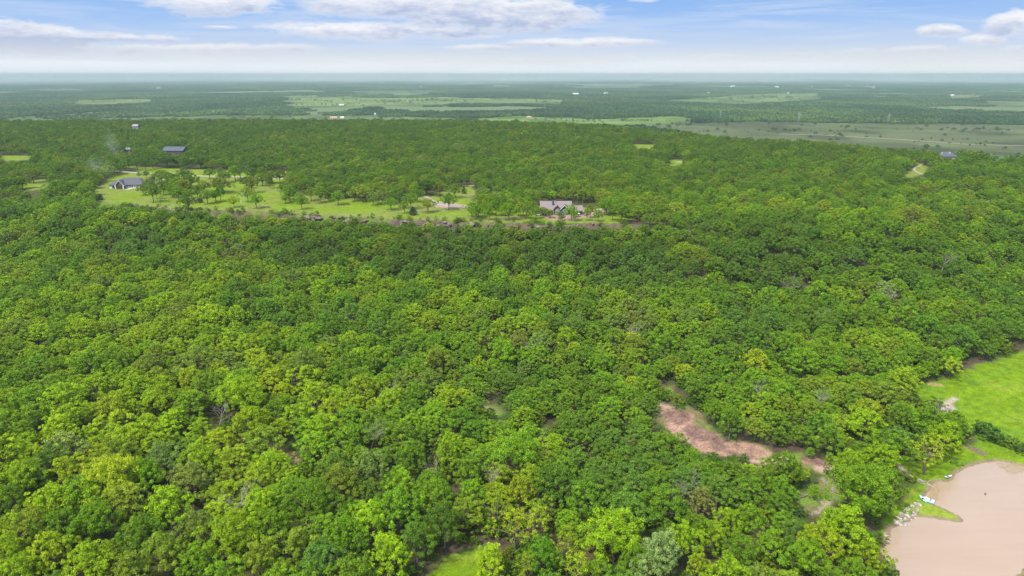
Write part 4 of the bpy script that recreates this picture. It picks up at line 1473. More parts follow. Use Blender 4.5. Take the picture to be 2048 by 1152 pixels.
# understory shrubs in the gaps, along the clearings and on the cliff edge
n_s = 22000
xx = rng.uniform(-330, 330, n_s)
yy = rng.uniform(80, 430, n_s)
zz = terrain(xx, yy)
ye = np.interp(xx, ex, ey)
s = yy - ye
cs = clear_sd(xx, yy)
pr = np.where((s < -5) | (xx > 84), .45, 0.0)
pr = np.where((s >= -6) & (s < 6), .62, pr)
dm = np.full(n_s, -99.0)
m = (xx > 20) & (yy < 330)
dm[m] = poly_sd(MEADOW, xx[m], yy[m])
dr = poly_sd(ROCKY, xx, yy)
pr = np.where(cs > -1, np.where((s > -8) & (s < 3.5), pr, 0), pr)
pr = np.where((dr > -2) & (dr < 3) & (cs <= 3.5), .22, pr)
pr = np.where(dr > 3, .15, pr)
pr = np.where(poly_sd(ROCK_A, xx, yy) > -1, 0, pr)
pr = np.where(poly_sd(ROCK_B, xx, yy) > -1, 0, pr)
ok = (rng.uniform(size=n_s) < pr) & near_frame(xx, yy, zz)
xx, yy, zz, s = xx[ok], yy[ok], zz[ok], s[ok]
n = len(xx)
si = rng.uniform(.55, 1.25, n) * np.where(s > -8, .72, 1.0) * np.where(poly_sd(ROCKY, xx, yy) > -2, .6, 1)
cols = np.array([TINTS[k] for k in ("mid green", "dark green", "fresh green", "olive green", "emerald green", "brownish green")])[rng.choice(6, n, p=[.3, .2, .2, .15, .1, .05])]
scatter("undergrowth", "low shrubs filling the gaps between the oaks", "shrubs", np.stack([xx, yy, zz - .1], -1), np.stack([xx * 0, xx * 0, rng.uniform(0, 6.28, n)], -1),
        np.stack([si, si, si * rng.uniform(.8, 1.2, n)], -1), cols * rng.uniform(.8, 1.15, (n, 1)), rng.integers(0, 2, n), [[SHRUB[0][0]], [SHRUB[1][0]]])

# the hedge line between meadow and pond, shrub by shrub
HEDGE = [(1968, 866, 40, 34), (1990, 876, 34, 28), (2008, 884, 26, 20), (2026, 890, 28, 24), (2044, 900, 26, 24), (1955, 858, 22, 20), (1925, 868, 26, 24), (1600, 925 + 100, 24, 20), (1550, 1062, 22, 18)]
x, y, z = unproj([t[0] for t in HEDGE], [t[1] + t[3] * .3 for t in HEDGE])
hl = ["big round dark shrub at the left end of the hedge by the meadow", "dark shrub, second in the hedge between meadow and pond", "low shrub in the middle of the meadow hedge",
      "low green shrub towards the right end of the meadow hedge", "shrub at the right edge of the photo above the pond", "small shrub at the upper left tip of the meadow hedge",
      "shrub on the grass between the pond trees and the hedge", "low shrub on the rough ground left of the pond trees", "dull green round shrub in the small grassy gap left of the pond"]
for i, t in enumerate(HEDGE):
    dep = proj(x[i], y[i], z[i] + 1)[2]
    v = SHRUB[i % 2]
    c = [0.05, 0.12, 0.012] if i not in (2, 3, 8) else [0.11, 0.19, 0.015]
    plant("shrub", hl[i], "shrub", "shrubs near the pond", v, x[i], y[i], z[i], t[2] * dep / FPX * 1.15, t[3] * dep / FPX, i * 1.7, c)


# ------------------------------------------------------------------ the far country
def patch(seed, size, count, tree_d, quads, tree_h):
    rs = np.random.default_rng(seed)
    P, Nn, LV = [], [], []
    for i in range(count):
        # ragged, not square, so neighbouring groves knit together
        r = size * .62 * math.sqrt(rs.uniform())
        t = rs.uniform(0, 6.283)
        r *= 1 + .18 * math.sin(3 * t + seed)
        cx, cy_ = r * math.cos(t), r * math.sin(t)
        d_ = tree_d * rs.uniform(.7, 1.3)
        h_ = tree_h * rs.uniform(.7, 1.25)
        n = quads
        d = rs.normal(size=(n, 3))
        d /= np.linalg.norm(d, axis=1, keepdims=True)
        d[:, 2] = np.abs(d[:, 2]) * 1.1 - .25
        P.append(np.array((cx, cy_, h_ * .45)) + d * np.array((d_ / 2, d_ / 2, h_ * .55)) * rs.uniform(.8, 1.05, (n, 1)))
        Nn.append(d + rs.normal(size=(n, 3)) * .3)
        LV.append(np.clip(rs.normal(.5, .12, n) + rs.normal(0, .2), 0, 1))
    P, Nn, LV = np.concatenate(P), np.concatenate(Nn), np.concatenate(LV)
    Vc, Fc = quads_cloud(P, Nn, tree_d * .42 * rs.uniform(.7, 1.3, len(P)), rs, .9, .15)
    return np_mesh("grove", Vc, Fc, LEAF, False, {"leafvar": ("FLOAT", np.repeat(LV, 4).astype(np.float32))})


FINE = [patch(201 + k, 36, 20, 9.5, 40, 9) for k in range(4)]
COARSE = [patch(211 + k, 70, 62, 11, 22, 9) for k in range(4)]
HUGE = [patch(221 + k, 230, 330, 17, 12, 11) for k in range(3)]


def hexgrid(y0, y1, sp, xm, jit=.35):
    yy = np.arange(y0, y1, sp * .87)
    P = []
    for i, y in enumerate(yy):
        xs_ = np.arange(-y * xm, y * xm, sp) + (i % 2) * sp / 2
        P.append(np.stack([xs_, np.full(len(xs_), y)], -1))
    P = np.concatenate(P)
    return P + rng.uniform(-jit, jit, P.shape) * sp


FP, FR, FS, FT, FI = [], [], [], [], []
for (y0, y1, sp, k0, kn, margin, sc0) in ((700, 2300, 27, 0, 4, 14, 1.0), (2300, 7500, 52, 4, 4, 34, 1.0), (7500, 30000, 175, 8, 3, 60, 1.0)):
    Q = hexgrid(y0, y1, sp, .92 if y0 > 2000 else .95)
    x, y = Q[:, 0], Q[:, 1]
    yf = np.interp(x, fx_, fy_)
    ok = y > yf + 60 + 200 * (fbm(x / 60, y / 60, 143, 3) - .5)
    fs = np.full(len(x), -1e9)
    for Pf, _ in FIELDS:
        m = (x > Pf[:, 0].min() - 80) & (x < Pf[:, 0].max() + 80) & (y > Pf[:, 1].min() - 80) & (y < Pf[:, 1].max() + 80)
        if m.any():
            fs[m] = np.maximum(fs[m], poly_sd(Pf, x[m], y[m]))
    ok &= fs < -margin * .3
    if y0 > 2000:
        ok &= open_far(x, y) < rng.uniform(.2, .8, len(x))
    pc = px_clear(x, y, terrain(x, y), margin * .8, 9.0, .25, CLEARPX + FIELDPX)
    ok &= pc > 0
    # rougher, more broken woods in the middle distance
    ok &= ~((fbm(x / 260, y / 420, 95, 3) > .66) & (rng.uniform(size=len(x)) < .7))
    x, y = x[ok], y[ok]
    z = terrain(x, y)
    n = len(x)
    tn = sst(fbm(x / 500, y / 700, 97, 3), .3, .7)
    ca, cb = np.array((0.036, 0.080, 0.020)), np.array((0.072, 0.128, 0.024))
    tt = (ca * (1 - tn[:, None]) + cb * tn[:, None]) * rng.uniform(.75, 1.25, (n, 1))
    tt = tt * (.40 + 1.2 * fbm(x / 260, y / 420, 98, 4))[:, None]
    FP.append(np.stack([x, y, z - .6], -1))
    FR.append(np.stack([x * 0, x * 0, rng.uniform(0, 6.28, n)], -1))
    s_ = rng.uniform(.85, 1.15, n) * sc0
    FS.append(np.stack([s_, s_, rng.uniform(.75, 1.2, n)], -1))
    FT.append(tt)
    FI.append(rng.integers(k0, k0 + kn, n))
print("FAR", [len(a) for a in FP])
scatter("distant_woods", "far off hazy woods reaching to the horizon", "woods", np.concatenate(FP), np.concatenate(FR), np.concatenate(FS), np.concatenate(FT), np.concatenate(FI),
        [[m] for m in FINE + COARSE + HUGE])

# single bushes and hedges dotted over the valley fields
BP = []
for Pf, c in FIELDS:
    area = (np.ptp(Pf[:, 0]) * np.ptp(Pf[:, 1]))
    n = int(min(4200, max(12, area / 1500)))
    n = int(n * 1.6)
    q = rng.uniform(0, 1, (n, 2)) * np.ptp(Pf, 0) + Pf.min(0)
    k = poly_sd(Pf, q[:, 0], q[:, 1]) > 4
    cl_ = fbm(q[:, 0] / 190, q[:, 1] / 110, 99, 4)
    scrub = c[0] < c[1] * 1.1 and np.ptp(Pf[:, 0]) > 600
    k &= ((cl_ > (.57 if scrub else .66)) & (rng.uniform(size=n) < .9)) | (rng.uniform(size=n) < (.035 if scrub else .015)) | ((q[:, 1] - np.interp(q[:, 0], fx_, fy_) < 420) & (rng.uniform(size=n) < .22))
    BP.append(q[k])
BP = np.concatenate(BP)
x, y, z = unproj([1455, 1462, 1470, 1440, 1503, 1380, 1405, 1350, 1345, 1360, 1420, 1500, 1580, 1620, 1660, 1700, 1890, 1905, 1830, 1760, 1960], [281, 279, 282, 281, 271, 254, 251, 245, 250, 251, 252, 262, 266, 277, 283, 262, 284, 279, 283, 276, 290])
BP = np.concatenate([BP, np.stack([x, y], -1)])
n = len(BP)
s_ = .28 + .85 * rng.uniform(size=n) ** 1.6
scatter("field_bushes", "dark bushes and small trees dotted over the valley fields", "bushes", np.stack([BP[:, 0], BP[:, 1], terrain(BP[:, 0], BP[:, 1]) - .2], -1),
        np.stack([s_ * 0, s_ * 0, rng.uniform(0, 6.28, n)], -1), np.stack([s_, s_, s_ * rng.uniform(.7, 1, n)], -1),
        np.array((0.045, 0.095, 0.02)) * rng.uniform(.7, 1.4, (n, 1)), rng.integers(0, 4, n), [[v[0]] for v in LIGHT])

# ------------------------------------------------------------------ buildings and small things
class MB:
    def __init__(self):
        self.v, self.f = [], []

    def box(self, x0, x1, y0, y1, z0, z1):
        b_ = len(self.v)
        self.v += [(x, y, z) for x in (x0, x1) for y in (y0, y1) for z in (z0, z1)]
        for q in ((0, 1, 3, 2), (4, 6, 7, 5), (0, 4, 5, 1), (2, 3, 7, 6), (0, 2, 6, 4), (1, 5, 7, 3)):
            self.f.append(tuple(b_ + i for i in q))
        return self

    def poly(self, pts):
        b_ = len(self.v)
        self.v += [tuple(p) for p in pts]
        self.f.append(tuple(range(b_, b_ + len(pts))))
        return self

    def slab(self, pts, t):
        """a roof plane: polygon with thickness t straight down"""
        lo = [(p[0], p[1], p[2] - t) for p in pts]
        self.poly(pts)
        self.poly(lo[::-1])
        n = len(pts)
        for i in range(n):
            j = (i + 1) % n
            self.poly([pts[i], lo[i], lo[j], pts[j]])
        return self

    def bar(self, a, b_, r):
        V_, F_ = tubes([([a, b_], [r, r])], 4)
        o = len(self.v)
        self.v += [tuple(p) for p in V_]
        self.f += [tuple(int(i) + o for i in q) for q in F_]
        return self

    def build(self, name, mat, parent=None):
        me = bpy.data.meshes.new(name)
        me.from_pydata(self.v, [], self.f)
        me.materials.append(mat)
        me.update()
        return link(bpy.data.objects.new(name, me), parent)


def simple(name, c, rough=0.7, var=0.15, scale=1.5, spec=.3):
    m, N, b = principled(name, c, rough, spec)
    n_ = N.noise(N.node("ShaderNodeTexCoord").outputs["Object"], scale, 4, .6)
    N.l.new(N.mix(n_, tuple(v * (1 - var) for v in c), tuple(min(1, v * (1 + var)) for v in c)), b.inputs["Base Color"])
    return m


M_TAUPE = simple("taupe_shingle", (0.15, 0.12, 0.115), .9, .3, 2.5)
M_NAVY = simple("navy_siding", (0.020, 0.045, 0.085), .6, .2)
M_WHITE = simple("white_paint", (0.52, 0.51, 0.48), .6, .08)
M_GLASS = principled("window_glass", (0.03, 0.04, 0.05), 0.08, 0.6)[0]
M_TIMBER = simple("dark_timber", (0.10, 0.060, 0.040), .8, .3)
M_SLATE = simple("slate_shingle", (0.062, 0.064, 0.078), .9, .3, 2.5)
M_DGREY = simple("dark_metal_roof", (0.045, 0.052, 0.066), .5, .2)
M_STONE = simple("pale_stone", (0.30, 0.27, 0.235), .9, .25)
M_GREYROOF = simple("grey_roof", (0.16, 0.165, 0.175), .8, .2)
M_WROOF = simple("white_metal_roof", (0.46, 0.43, 0.41), .5, .1)
M_TAN = simple("tan_wall", (0.42, 0.30, 0.22), .8, .15)
M_PINK = simple("faded_red_roof", (0.40, 0.22, 0.16), .8, .15)
M_BLUE = simple("pale_blue_roof", (0.42, 0.55, 0.62), .5, .1)
M_DWALL = simple("dark_wall", (0.05, 0.045, 0.045), .8, .2)
M_TYRE = simple("black_rubber", (0.02, 0.02, 0.02), .9, .2)
M_STEEL = simple("galvanised_steel", (0.32, 0.34, 0.36), .5, .1)


def window(parent, x, z, w, h, y, mat_f=None, bars=1):
    """a white frame standing proud of the wall with the dark pane behind it"""
    f = MB()
    t = .09
    f.box(x, x + w, y - .06, y + .03, z, z + t).box(x, x + w, y - .06, y + .03, z + h - t, z + h)
    f.box(x, x + t, y - .06, y + .03, z + t, z + h - t).box(x + w - t, x + w, y - .06, y + .03, z + t, z + h - t)
    for i in range(bars):
        xx = x + w * (i + 1) / (bars + 1)
        f.box(xx - .035, xx + .035, y - .045, y + .02, z + t, z + h - t)
    fr = f.build("window", mat_f or M_WHITE, parent)
    MB().box(x + t, x + w - t, y - .015, y + .01, z + t, z + h - t).build("pane", M_GLASS, fr)
    return fr


def face_cam(x, y, turn=0.0):
    return -math.atan2(x, y) * 0.0 + turn


# the blue house
gx, gy, gzz = [float(v[0]) for v in unproj(1113, 428.5)]
HS = proj(gx, gy, gzz + 3)[2] / FPX
W = 61 * HS
BX = gx - 31 * HS
root = empty("blue_house", (BX, gy - 1.0, gzz - .15), R(1))
tag(root, "navy blue house with taupe gable roof and glazed front gable, on the cliff edge", "house")
D_, h_, r_ = 11.0, 4.1, 3.1
w_ = MB()
w_.box(0, W, 0, D_, -.6, h_)
for xq in (0.0, W - .2):
    w_.poly([(xq, 0, h_), (xq, D_, h_), (xq, D_ / 2, h_ + r_ - .1)]).poly([(xq + .2, 0, h_), (xq + .2, D_ / 2, h_ + r_ - .1), (xq + .2, D_, h_)])
w_.build("wall", M_NAVY, root)
rf = MB()
rf.slab([(-.6, -.7, h_ - .25), (W + .5, -.7, h_ - .25), (W + .5, D_ / 2, h_ + r_ + .15), (-.6, D_ / 2, h_ + r_ + .15)], .22)
rf.slab([(-.6, D_ / 2, h_ + r_ + .15), (W + .5, D_ / 2, h_ + r_ + .15), (W + .5, D_ + .7, h_ - .25), (-.6, D_ + .7, h_ - .25)], .22)
roof = rf.build("roof", M_TAUPE, root)
ch = MB().box(W * .37, W * .37 + 1.0, 1.9, 2.9, h_ + .5, h_ + r_ + 1.0).build("chimney", M_NAVY, roof)
MB().box(W * .455, W * .455 + .9, 4.9, 5.8, h_ + r_, h_ + r_ + .55).build("roof_vent", M_TAUPE, roof)


def front_gable(parent, x0, x1, proud, wall_h, rise, wm, trim, roofm):
    xm = (x0 + x1) / 2
    g_ = MB()
    g_.box(x0, x1, -proud, .0, -.6, wall_h)
    g_.poly([(x0, -proud, wall_h), (x1, -proud, wall_h), (xm, -proud, wall_h + rise)])
    gw = g_.build("gable_wall", wm, parent)
    q = MB()
    zr = wall_h + rise + .18
    run = 4.2
    for sx, ox in ((x0, -.45), (x1, .45)):
        a_ = [(sx + ox, -proud - .55, wall_h - .28), (xm, -proud - .55, zr), (xm, run, zr), (sx + ox, run * .35, wall_h - .28)]
        q.slab(a_ if ox < 0 else a_[::-1], .18)
    q.build("gable_roof", roofm, parent)
    t = MB()
    for sx, ox in ((x0, -.5), (x1, .5)):
        a_ = Vector((sx + ox, -proud - .6, wall_h - .42))
        b_ = Vector((xm, -proud - .6, zr - .12))
        t.bar(a_, b_, .13)
    t.build("bargeboard", trim, parent)
    return gw


front_gable(root, W * .40, W * .635, 1.1, h_ - .3, 2.1, M_TIMBER, M_TAUPE, M_TAUPE)
front_gable(root, W * .645, W * .865, 1.5, h_ - .2, 2.0, M_NAVY, M_WHITE, M_TAUPE)
x0 = W * .46
for k in range(3):
    window(root, x0 + k * .85, .3, .78, 2.2, -1.13)
    window(root, x0 + k * .85, 2.7, .78, 1.0, -1.13, bars=0)
for k in range(3):
    window(root, W * .665 + k * 1.02, 2.3, .95, 1.25, -1.53, bars=0)
window(root, W * .70, .3, 1.6, 1.3, -1.53)
window(root, W * .05, .5, 1.2, 2.0, -.02)
window(root, W * .15, .5, 1.2, 2.0, -.02)
window(root, W * .27, .5, 1.2, 2.0, -.02)
dr_ = MB().box(W * .35, W * .35 + .95, -.08, .0, 0, 2.1).build("door", M_TIMBER, root)
pc_ = MB()
for xq in (.1, W * .1, W * .2, W * .3, W * .39):
    pc_.box(xq, xq + .2, -1.9, -1.7, -.4, h_ - .7)
pc_.build("porch_posts", M_WHITE, root)
MB().slab([(-.5, -2.1, h_ - .95), (W * .40, -2.1, h_ - .95), (W * .40, -.3, h_ - .1), (-.5, -.3, h_ - .1)], .15).build("porch_roof", M_TAUPE, root)
MB().box(W, W + .0 + 21 * HS, -1.2, 6.6, -.6, 2.7).build("garage_wall", M_NAVY, root)
GW = 21 * HS
ga = MB()
ga.slab([(W + .52, -1.8, 2.6), (W + GW + .5, -1.8, 2.6), (W + GW + .5, 2.7, 5.1), (W + .52, 2.7, 5.1)], .2)
ga.slab([(W + .52, 2.7, 5.1), (W + GW + .5, 2.7, 5.1), (W + GW + .5, 7.3, 2.6), (W + .52, 7.3, 2.6)], .2)
ga.poly([(W + GW, -1.2, 2.7), (W + GW, 6.6, 2.7), (W + GW, 2.7, 4.9)])
ga.build("garage_roof", M_TAUPE, root)

# the white house
gx, gy, gzz = [float(v[0]) for v in unproj(250, 377.5)]
HS2 = proj(gx, gy, gzz + 3)[2] / FPX
W = 64 * HS2
root = empty("white_house", (gx - 32 * HS2, gy + 1.0, gzz - .1), R(4))
tag(root, "white rendered house with grey hipped roof and timber porch gable, left on the lawn", "house")
D_, h_, r_ = 13.0, 2.9, 4.2
MB().box(0, W, 0, D_, -.6, h_).build("wall", M_WHITE, root)
e_ = .7
rf = MB()
A, B, C_, D4 = (-e_, -e_, h_ - .1), (W + e_, -e_, h_ - .1), (W + e_, D_ + e_, h_ - .1), (-e_, D_ + e_, h_ - .1)
R1, R2 = (W * .34, D_ / 2, h_ + r_), (W * .80, D_ / 2, h_ + r_)
rf.poly([A, B, R2, R1]).poly([B, C_, R2]).poly([C_, D4, R1, R2]).poly([D4, A, R1])
rf.box(-e_, W + e_, -e_, D_ + e_, h_ - .32, h_ - .11)
roof = rf.build("roof", M_SLATE, root)
gw = front_gable(root, W * .235, W * .49, 2.6, 2.7, 3.3, M_TIMBER, M_WHITE, M_SLATE)
pst = MB()
for xq in (W * .235, W * .49 - .5):
    pst.box(xq - .06, xq + .56, -3.35, -2.7, -.3, 2.75)
pst.build("porch_pillars", M_WHITE, root)
for k in range(3):
    window(root, W * .275 + k * 1.35, .3, 1.2, 2.1, -2.63, M_TIMBER)
for k in range(4):
    window(root, W * .53 + k * 1.1, .5, 1.0, 1.9, -.02)
window(root, W * .74, .9, .8, 1.3, -.02)
window(root, W * .83, .9, 1.0, 1.4, -.02)
window(root, W * .93, .9, .8, 1.3, -.02)
MB().box(W * .08, W * .20, -.06, .0, .1, 1.9).build("garage_door", M_DWALL, root)
MB().box(W * .18, W * .70, -6.0, -3.4, -.35, .08).box(W * .5, W * .72, -3.4, -.02, -.35, .1).build("terrace", M_STONE, root)
wg = MB().box(W * .86, W * 1.0, D_ + .0, D_ + 8, -.6, 3.0)
wg.build("wing_wall", M_WHITE, root)
wr = MB()
wr.slab([(W * .84, D_ - 3, 2.9), (W * .93, D_ - 3, 5.2), (W * .93, D_ + 8.6, 5.2), (W * .84, D_ + 8.6, 2.9)], .2)
wr.slab([(W * .93, D_ - 3, 5.2), (W * 1.02, D_ - 3, 2.9), (W * 1.02, D_ + 8.6, 2.9), (W * .93, D_ + 8.6, 5.2)], .2)
wr.build("wing_roof", M_SLATE, root)


def barn(name, px, py, wpx, label, cat, wallm, roofm, depth=10, wh=3.5, rise=3.0, hip=False, dzz=0.0, turn=0.0, wins=3, base_up=0.0, group=None):
    x, y, z = [float(v[0]) for v in unproj(px, py)]
    if base_up:
        d = pix_dir(px, py)
        x, y, z = [float(v[0]) for v in unproj(px, py, base_up)]
    s_ = proj(x, y, z + 3)[2] / FPX
    W = wpx * s_
    rt = empty(name, (x, y, z - .05), turn)
    tag(rt, label, cat, group)
    e = .5
    MB().box(-W / 2, W / 2, 0, depth, -1.5, wh).build("wall", wallm, rt)
    q = MB()
    if hip:
        a_, b_, c_, d_ = (-W / 2 - e, -e, wh), (W / 2 + e, -e, wh), (W / 2 + e, depth + e, wh), (-W / 2 - e, depth + e, wh)
        r1, r2 = (-W * .18, depth / 2, wh + rise), (W * .18, depth / 2, wh + rise)
        q.poly([a_, b_, r2, r1]).poly([b_, c_, r2]).poly([c_, d_, r1, r2]).poly([d_, a_, r1])
        q.box(-W / 2 - e, W / 2 + e, -e, depth + e, wh - .2, wh - .01)
    else:
        q.slab([(-W / 2 - e, -e, wh - .1), (W / 2 + e, -e, wh - .1), (W / 2 + e, depth / 2, wh + rise), (-W / 2 - e, depth / 2, wh + rise)], .15)
        q.slab([(-W / 2 - e, depth / 2, wh + rise), (W / 2 + e, depth / 2, wh + rise), (W / 2 + e, depth + e, wh - .1), (-W / 2 - e, depth + e, wh - .1)], .15)
        for xq in (-W / 2 + .02, W / 2 - .02):
            q.poly([(xq, 0, wh), (xq, depth, wh), (xq, depth / 2, wh + rise - .2)])
    rr_ = q.build("roof", roofm, rt)
    for k in range(wins):
        xw = -W / 2 + W * (k + .5) / wins - .6
        if k == wins // 2:
            MB().box(xw - .2, xw + 1.6, -.07, .0, 0, min(2.6, wh - .5)).build("door", M_DWALL if wallm is not M_DWALL else M_DGREY, rt)
        else:
            MB().box(xw, xw + 1.3, -.05, .0, 1.1, min(2.3, wh - .3)).build("window", M_GLASS, rt)
    return rt, rr_, W


barn("barn", 346, 310, 41, "long dark barn with grey metal roof rising from trees behind the lawn", "barn", M_DWALL, M_DGREY, 14, 4.5, 3.6, turn=R(-3), wins=5)
barn("small_barn", 254, 305, 12, "small pale grey roof peeking out of the wood left of the dark barn", "shed", M_STONE, M_GREYROOF, 8, 3, 2.2, True)
b1, r1_, W1 = barn("grey_house", 1900, 320, 30, "grey hip-roofed house half hidden by trees near the right edge", "house", M_STONE, M_SLATE, 14, 3.4, 4.0, True)
MB().box(-W1 * .42, -W1 * .42 + 1.0, 5, 6, 3.6, 7.2).build("chimney", M_STONE, r1_)
MB().box(-W1 * .02, W1 * .04 + .8, 3, 3.8, 4.8, 7.4).build("chimney", M_STONE, r1_)
barn("white_barn", 1995, 321, 27, "white metal roofed shed among trees close to the right edge", "shed", M_TAN, M_WROOF, 10, 3.2, 2.2)
FARM = [(1058, 236, 11, "tan farmhouse with pinkish roof alone before the light green strip field", M_TAN, M_PINK, True), (667, 237, 13, "low red-roofed farmhouse at the left end of the scrub strip", M_TAN, M_PINK, False),
        (684, 237, 7, "small white shed right of the low red-roofed farmhouse", M_WHITE, M_WROOF, False), (747, 230, 8, "pale blue-roofed shed in the hazy wood above the scrub strip", M_WHITE, M_BLUE, False),
        (683, 211, 9, "small white building at the lower left of the far pasture", M_WHITE, M_WROOF, False), (270, 257, 11, "grey tin-roofed shed in hazy trees above the dark barn", M_STONE, M_GREYROOF, False),
        (1151, 189, 12, "long white roofed shed in the far dark woods, right of centre", M_WHITE, M_WROOF, False), (1212, 188, 8, "white roofed shed in the far woods, right of the long white one", M_WHITE, M_WROOF, False),
        (1417, 188, 6, "tiny white house above the left tip of the far right pasture", M_WHITE, M_WROOF, False), (1576, 187, 5, "tiny pale house at the top edge of the far right pasture", M_WHITE, M_GREYROOF, False),
        (1626, 210, 12, "white roofed barn in the woods below the far right pasture", M_WHITE, M_WROOF, False), (204, 166, 13, "long white building near the horizon at the left", M_WHITE, M_WROOF, False),
        (1628, 175, 10, "pale blue shed near the horizon, left of the long one", M_WHITE, M_BLUE, False), (1684, 172, 12, "long pale blue-roofed building near the horizon at right", M_WHITE, M_BLUE, False),
        (1741, 175, 16, "longest white-roofed building near the horizon at right", M_WHITE, M_WROOF, False), (1808, 174, 8, "small white roof near the horizon, right of the longest white roof", M_WHITE, M_WROOF, False),
        (1466, 173, 7, "small pale blue roof near the horizon above the far right pasture", M_WHITE, M_BLUE, False), (675, 159, 10, "white speck of a building on the horizon left of centre", M_WHITE, M_WROOF, False),
        (1905, 192, 6, "small white house beside the small hazy field near the right edge", M_WHITE, M_WROOF, False), (1565, 170, 6, "small white roof near the horizon between two blue roofs", M_WHITE, M_WROOF, False)]
for (px, py, wp, lb, wm, rm, hip_) in FARM:
    far_ = py < 200
    barn("farm_building", px, py, wp, lb, "farm building", wm, rm, 14 if far_ else 10, 6 if far_ else 3.6, 5 if far_ else 2.8, hip_, wins=3, group="farm buildings in the valley")

for i, (px, py, wp) in enumerate(SPECKS):
    barn("distant_building", px, py, wp, "one of the many tiny pale roofs strewn through the woods below the horizon", "building", M_STONE, [M_GREYROOF, M_BLUE, M_GREYROOF][i % 3], 30, 12, 7, False, wins=3, group="tiny roofs near the horizon")

# pylons
for i, (px, py, hp, lb) in enumerate(((1440, 242, 22, "faint grey lattice pylon, leftmost of three, beyond the scrub field"), (1597, 245, 21, "faint grey lattice pylon in the middle of three, beyond the scrub field"),
                                      (1776, 247, 20, "faint grey lattice pylon, rightmost of three, beyond the scrub field"))):
    x, y, z = [float(v[0]) for v in unproj(px, py)]
    H_ = hp * proj(x, y, z)[2] / FPX
    rt = empty("power_pylon", (x, y, z))
    tag(rt, lb, "pylon", "pylons of the valley power line")
    q = MB()
    for sx in (-1, 1):
        for sy in (-1, 1):
            q.bar((sx * 3, sy * 3, -1), (sx * .7, sy * .7, H_ * .68), .14).bar((sx * .7, sy * .7, H_ * .68), (0, 0, H_), .11)
    for k in range(7):
        z0, z1 = H_ * .68 * k / 7, H_ * .68 * (k + 1) / 7
        w0, w1 = 3 - 2.3 * k / 7, 3 - 2.3 * (k + 1) / 7
        q.bar((-w0, -w0, z0), (w1, -w1, z1), .07).bar((w0, w0, z0), (-w1, w1, z1), .07)
    q.build("mast", M_STEEL, rt)
    for zz_, ww in ((.70, 6.5), (.80, 5.0), (.90, 4.0)):
        MB().bar((-ww, 0, H_ * zz_), (ww, 0, H_ * zz_), .2).bar((-ww, 0, H_ * zz_), (0, 0, H_ * (zz_ + .06)), .12).bar((ww, 0, H_ * zz_), (0, 0, H_ * (zz_ + .06)), .12).build("crossarm", M_STEEL, rt)


# boats at the pond
def hull(L, Bm, Hh, mat, name, parent, deck=None):
    n = 17
    rings, m_ = [], 9
    for i in range(n):
        t = -1 + 2 * i / (n - 1)
        w_ = Bm / 2 * max(.04, (1 - abs(t) ** 2.4))
        k = .12 * abs(t) ** 3 * Hh * 3
        ring = []
        for j in range(m_):
            a = math.pi * j / (m_ - 1)
            ring.append((t * L / 2, -w_ * math.cos(a), Hh - Hh * .98 * math.sin(a) ** .7 + k))
        rings.append(ring)
    Vv = np.array([p for r in rings for p in r])
    Ff = [(i * m_ + j, (i + 1) * m_ + j, (i + 1) * m_ + j + 1, i * m_ + j + 1) for i in range(n - 1) for j in range(m_ - 1)]
    me = np_mesh(name, Vv, np.array(Ff), mat, True)
    me.materials.append(mat)
    o = link(bpy.data.objects.new(name, me), parent)
    if deck:
        q = MB()
        for i in range(n - 1):
            a_, b_ = rings[i], rings[i + 1]
            lo_, hi_ = .93, -.015
            if abs(i - n / 2) < 2.3:
                lo_ = .93
                hi_ = -.16
            q.poly([(a_[0][0], a_[0][1] * .96, a_[0][2] + hi_), (b_[0][0], b_[0][1] * .96, b_[0][2] + hi_), (b_[-1][0], b_[-1][1] * .96, b_[-1][2] + hi_), (a_[-1][0], a_[-1][1] * .96, a_[-1][2] + hi_)])
        q.build("deck", deck, parent)
    return o


M_TEAL = simple("teal_plastic", (0.10, 0.50, 0.48), .35, .08)
M_LTEAL = simple("light_teal_plastic", (0.32, 0.66, 0.66), .35, .08)
M_WPLAS = simple("white_plastic", (0.55, 0.57, 0.60), .35, .05)
M_DTEAL = simple("dark_teal_plastic", (0.03, 0.22, 0.24), .4, .1)
for (pa, pb, bm_, hh, h1, dk, lb) in (((1839, 993), (1852.5, 1007), .78, .38, M_TEAL, M_LTEAL, "light teal kayak lying aground beside the white boat on the grassy spit"),
                                      ((1888.5, 956.5), (1902.5, 953.5), .8, .35, M_DTEAL, M_WPLAS, "small green and white kayak on the grass above the pond")):
    x, y, z = unproj([pa[0], pb[0]], [pa[1], pb[1]])
    L = max(2.2, math.hypot(x[1] - x[0], y[1] - y[0]))
    zc = float(terrain(x.mean(), y.mean()))
    rt = empty("kayak", (x.mean(), y.mean(), max(zc, .05) + .02), math.atan2(y[1] - y[0], x[1] - x[0]))
    tag(rt, lb, "kayak")
    hull(L, bm_, hh, h1, "hull", rt, dk)
    MB().box(-.35, .05, -.2, .2, hh - .17, hh + .05).build("seat", M_TYRE, rt)
x, y, z = unproj([1850, 1862], [999.5, 1005])
rt = empty("paddle_boat", (x.mean(), y.mean(), max(float(terrain(x.mean(), y.mean())), .05) + .02), math.atan2(y[1] - y[0], x[1] - x[0]))
tag(rt, "small white boat with teal hull pulled up beside the kayak on the spit", "boat")
q = MB()
